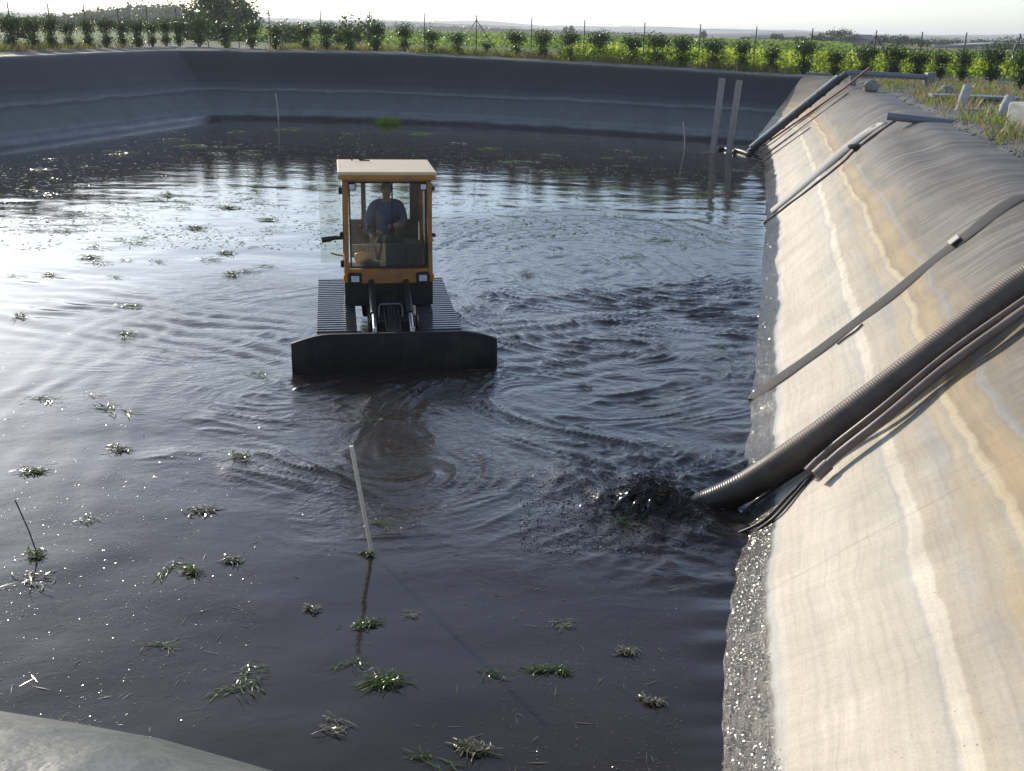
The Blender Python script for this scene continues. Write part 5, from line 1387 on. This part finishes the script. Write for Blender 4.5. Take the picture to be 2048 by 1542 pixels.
# ragged heaving mound under the drops
gx_, gy_ = np.meshgrid(np.linspace(-.9, .9, 120), np.linspace(-.8, .8, 110))
mr = np.hypot(gx_ / .55, gy_ / .42)
mz = .25 * np.exp(-mr ** 2 * 1.5) * (.6 + .8 * np.abs(gnoise(gx_ * 5, gy_ * 7, 5))) + .055 * np.exp(-mr ** 2) * gnoise(gx_ * 12, gy_ * 15, 6) + .014 * np.exp(-mr ** 2) * gnoise(gx_ * 30, gy_ * 36, 8) - .035
b = len(V); mv = np.column_stack([gx_.ravel() + c1[0] + .03, gy_.ravel() + c1[1] + .04, mz.ravel()])
a = (np.arange(109)[:, None] * 120 + np.arange(119)[None, :]).ravel()
mf = np.concatenate([np.column_stack([a, a + 1, a + 121]), np.column_stack([a, a + 121, a + 120])]) + b
tag(fast_mesh('splash', np.concatenate([V, mv]), np.concatenate([Fq, mf]), 3, M['spray'], smooth=True), 'dark splash of slurry boiling up at the mouth of the corrugated hose', 'splash', kind='stuff')

M['glintchip'] = mat('glossy_glint_chip', (.03, .024, .02), .16, var=.3, scale=6, spec=.8)  # glossy tilted flecks added to bring sparkle to the slurry and wet bank
flecks('glint_flecks', 'drops of slurry as glossy flecks added for glints round the splash', 3800, (1040, 930, 1490, 1110), .008, .03, .7, M['glintchip'], .35, None, 111)
flecks('glint_flecks', 'glossy flecks added for glints along the churned lines right of the machine', 2600, (880, 580, 1500, 930), .008, .026, .6, M['glintchip'], .35, .32, 113)
# glossy tilted chips added to make the wetted foot of the right bank glitter
iR = np.array([i for i in range(NL) if LS[i] == 'right' and LP[i, 1] < 30]); n = 60000
w_ = 1 / LP[iR, 1] ** .8; ii = rng.choice(iR, n, p=w_ / w_.sum()); tq = rng.beta(1.2, 1.6, n) * .105 * (1 + .3 * gnoise(LP[ii, 1] * 1.1, LP[ii, 1] * 0 + .5, 33) + .15 * gnoise(LP[ii, 1] * 4, LP[ii, 1] * 0 + .5, 34))
jj = np.searchsorted(tt, tq); f_ = (tq - tt[jj - 1]) / (tt[jj] - tt[jj - 1]); ii2 = (ii + 1) % NL; g_ = rng.random(n)
kp = gnoise(LP[ii, 0] * 0 + tq * 60, LP[ii, 1] * 5, 35) + .6 * gnoise(tq * 160, LP[ii, 1] * 14, 36) + rng.normal(size=n) * .25 > .05
ii, ii2, jj, f_, g_, tq = ii[kp], ii2[kp], jj[kp], f_[kp], g_[kp], tq[kp]; n = len(ii)
P_ = ((GV[jj - 1, ii] * (1 - f_)[:, None] + GV[jj, ii] * f_[:, None]) * (1 - g_)[:, None] + (GV[jj - 1, ii2] * (1 - f_)[:, None] + GV[jj, ii2] * f_[:, None]) * g_[:, None]) + np.array(BN) * .004
nb = np.array(BN) + rng.normal(size=(n, 3)) * .16; nb /= np.linalg.norm(nb, axis=1)[:, None]
d = np.cross(nb, rng.normal(size=(n, 3))); d /= np.linalg.norm(d, axis=1)[:, None]; e = np.cross(nb, d); sz = rng.uniform(.002, .0075, n)[:, None]
V = np.stack([P_ - d * sz, P_ - e * sz * .8, P_ + d * sz, P_ + e * sz * .8], 1).reshape(-1, 3)
tag(fast_mesh('glitter_chips', V, np.arange(4 * n).reshape(n, 4), 4, M['glintchip']), 'glossy chips added for the glitter on the wet foot of the right bank', 'droplets', kind='stuff')
# grit on the near crest
iN = [i for i in range(NL) if LS[i] == 'near' and LP[i, 0] > -5]; n = 500; ii = rng.choice(iN, n); tq = rng.uniform(.95, 1.4, n); jj = np.searchsorted(tt, tq)
jj = np.clip(jj, 1, len(tt) - 1); P_ = GV[jj, ii] + rng.normal(size=(n, 3)) * np.array([.08, .08, 0]) + np.array([0, 0, .002]); R_ = .002 + .005 * rng.random(n) ** 3
V = (P_[:, None, :] + octa[None] * R_[:, None, None] * rng.uniform(.6, 1.3, (n, 6, 1))).reshape(-1, 3); Fq = (np.arange(n)[:, None, None] * 6 + tri[None]).reshape(-1, 3)
tag(fast_mesh('grit', V, Fq, 3, M['bark']), 'dark grit scattered on the grey crest at the lower left corner', 'grit', kind='stuff')

# ------------------------------------------------------------------ morning air
m, nt, out = new_mat('haze'); pv = nt.nodes.new('ShaderNodeVolumePrincipled')
pv.inputs['Color'].default_value = (.93, .96, 1, 1); pv.inputs['Density'].default_value = .0003; pv.inputs['Anisotropy'].default_value = .35
nt.links.new(pv.outputs[0], out.inputs['Volume'])
o = MB().box((0, 1500, 8), (15000, 12000, 74)).build('haze', m); tag(o, kind='stuff')
sc.cycles.volume_bounces = 0
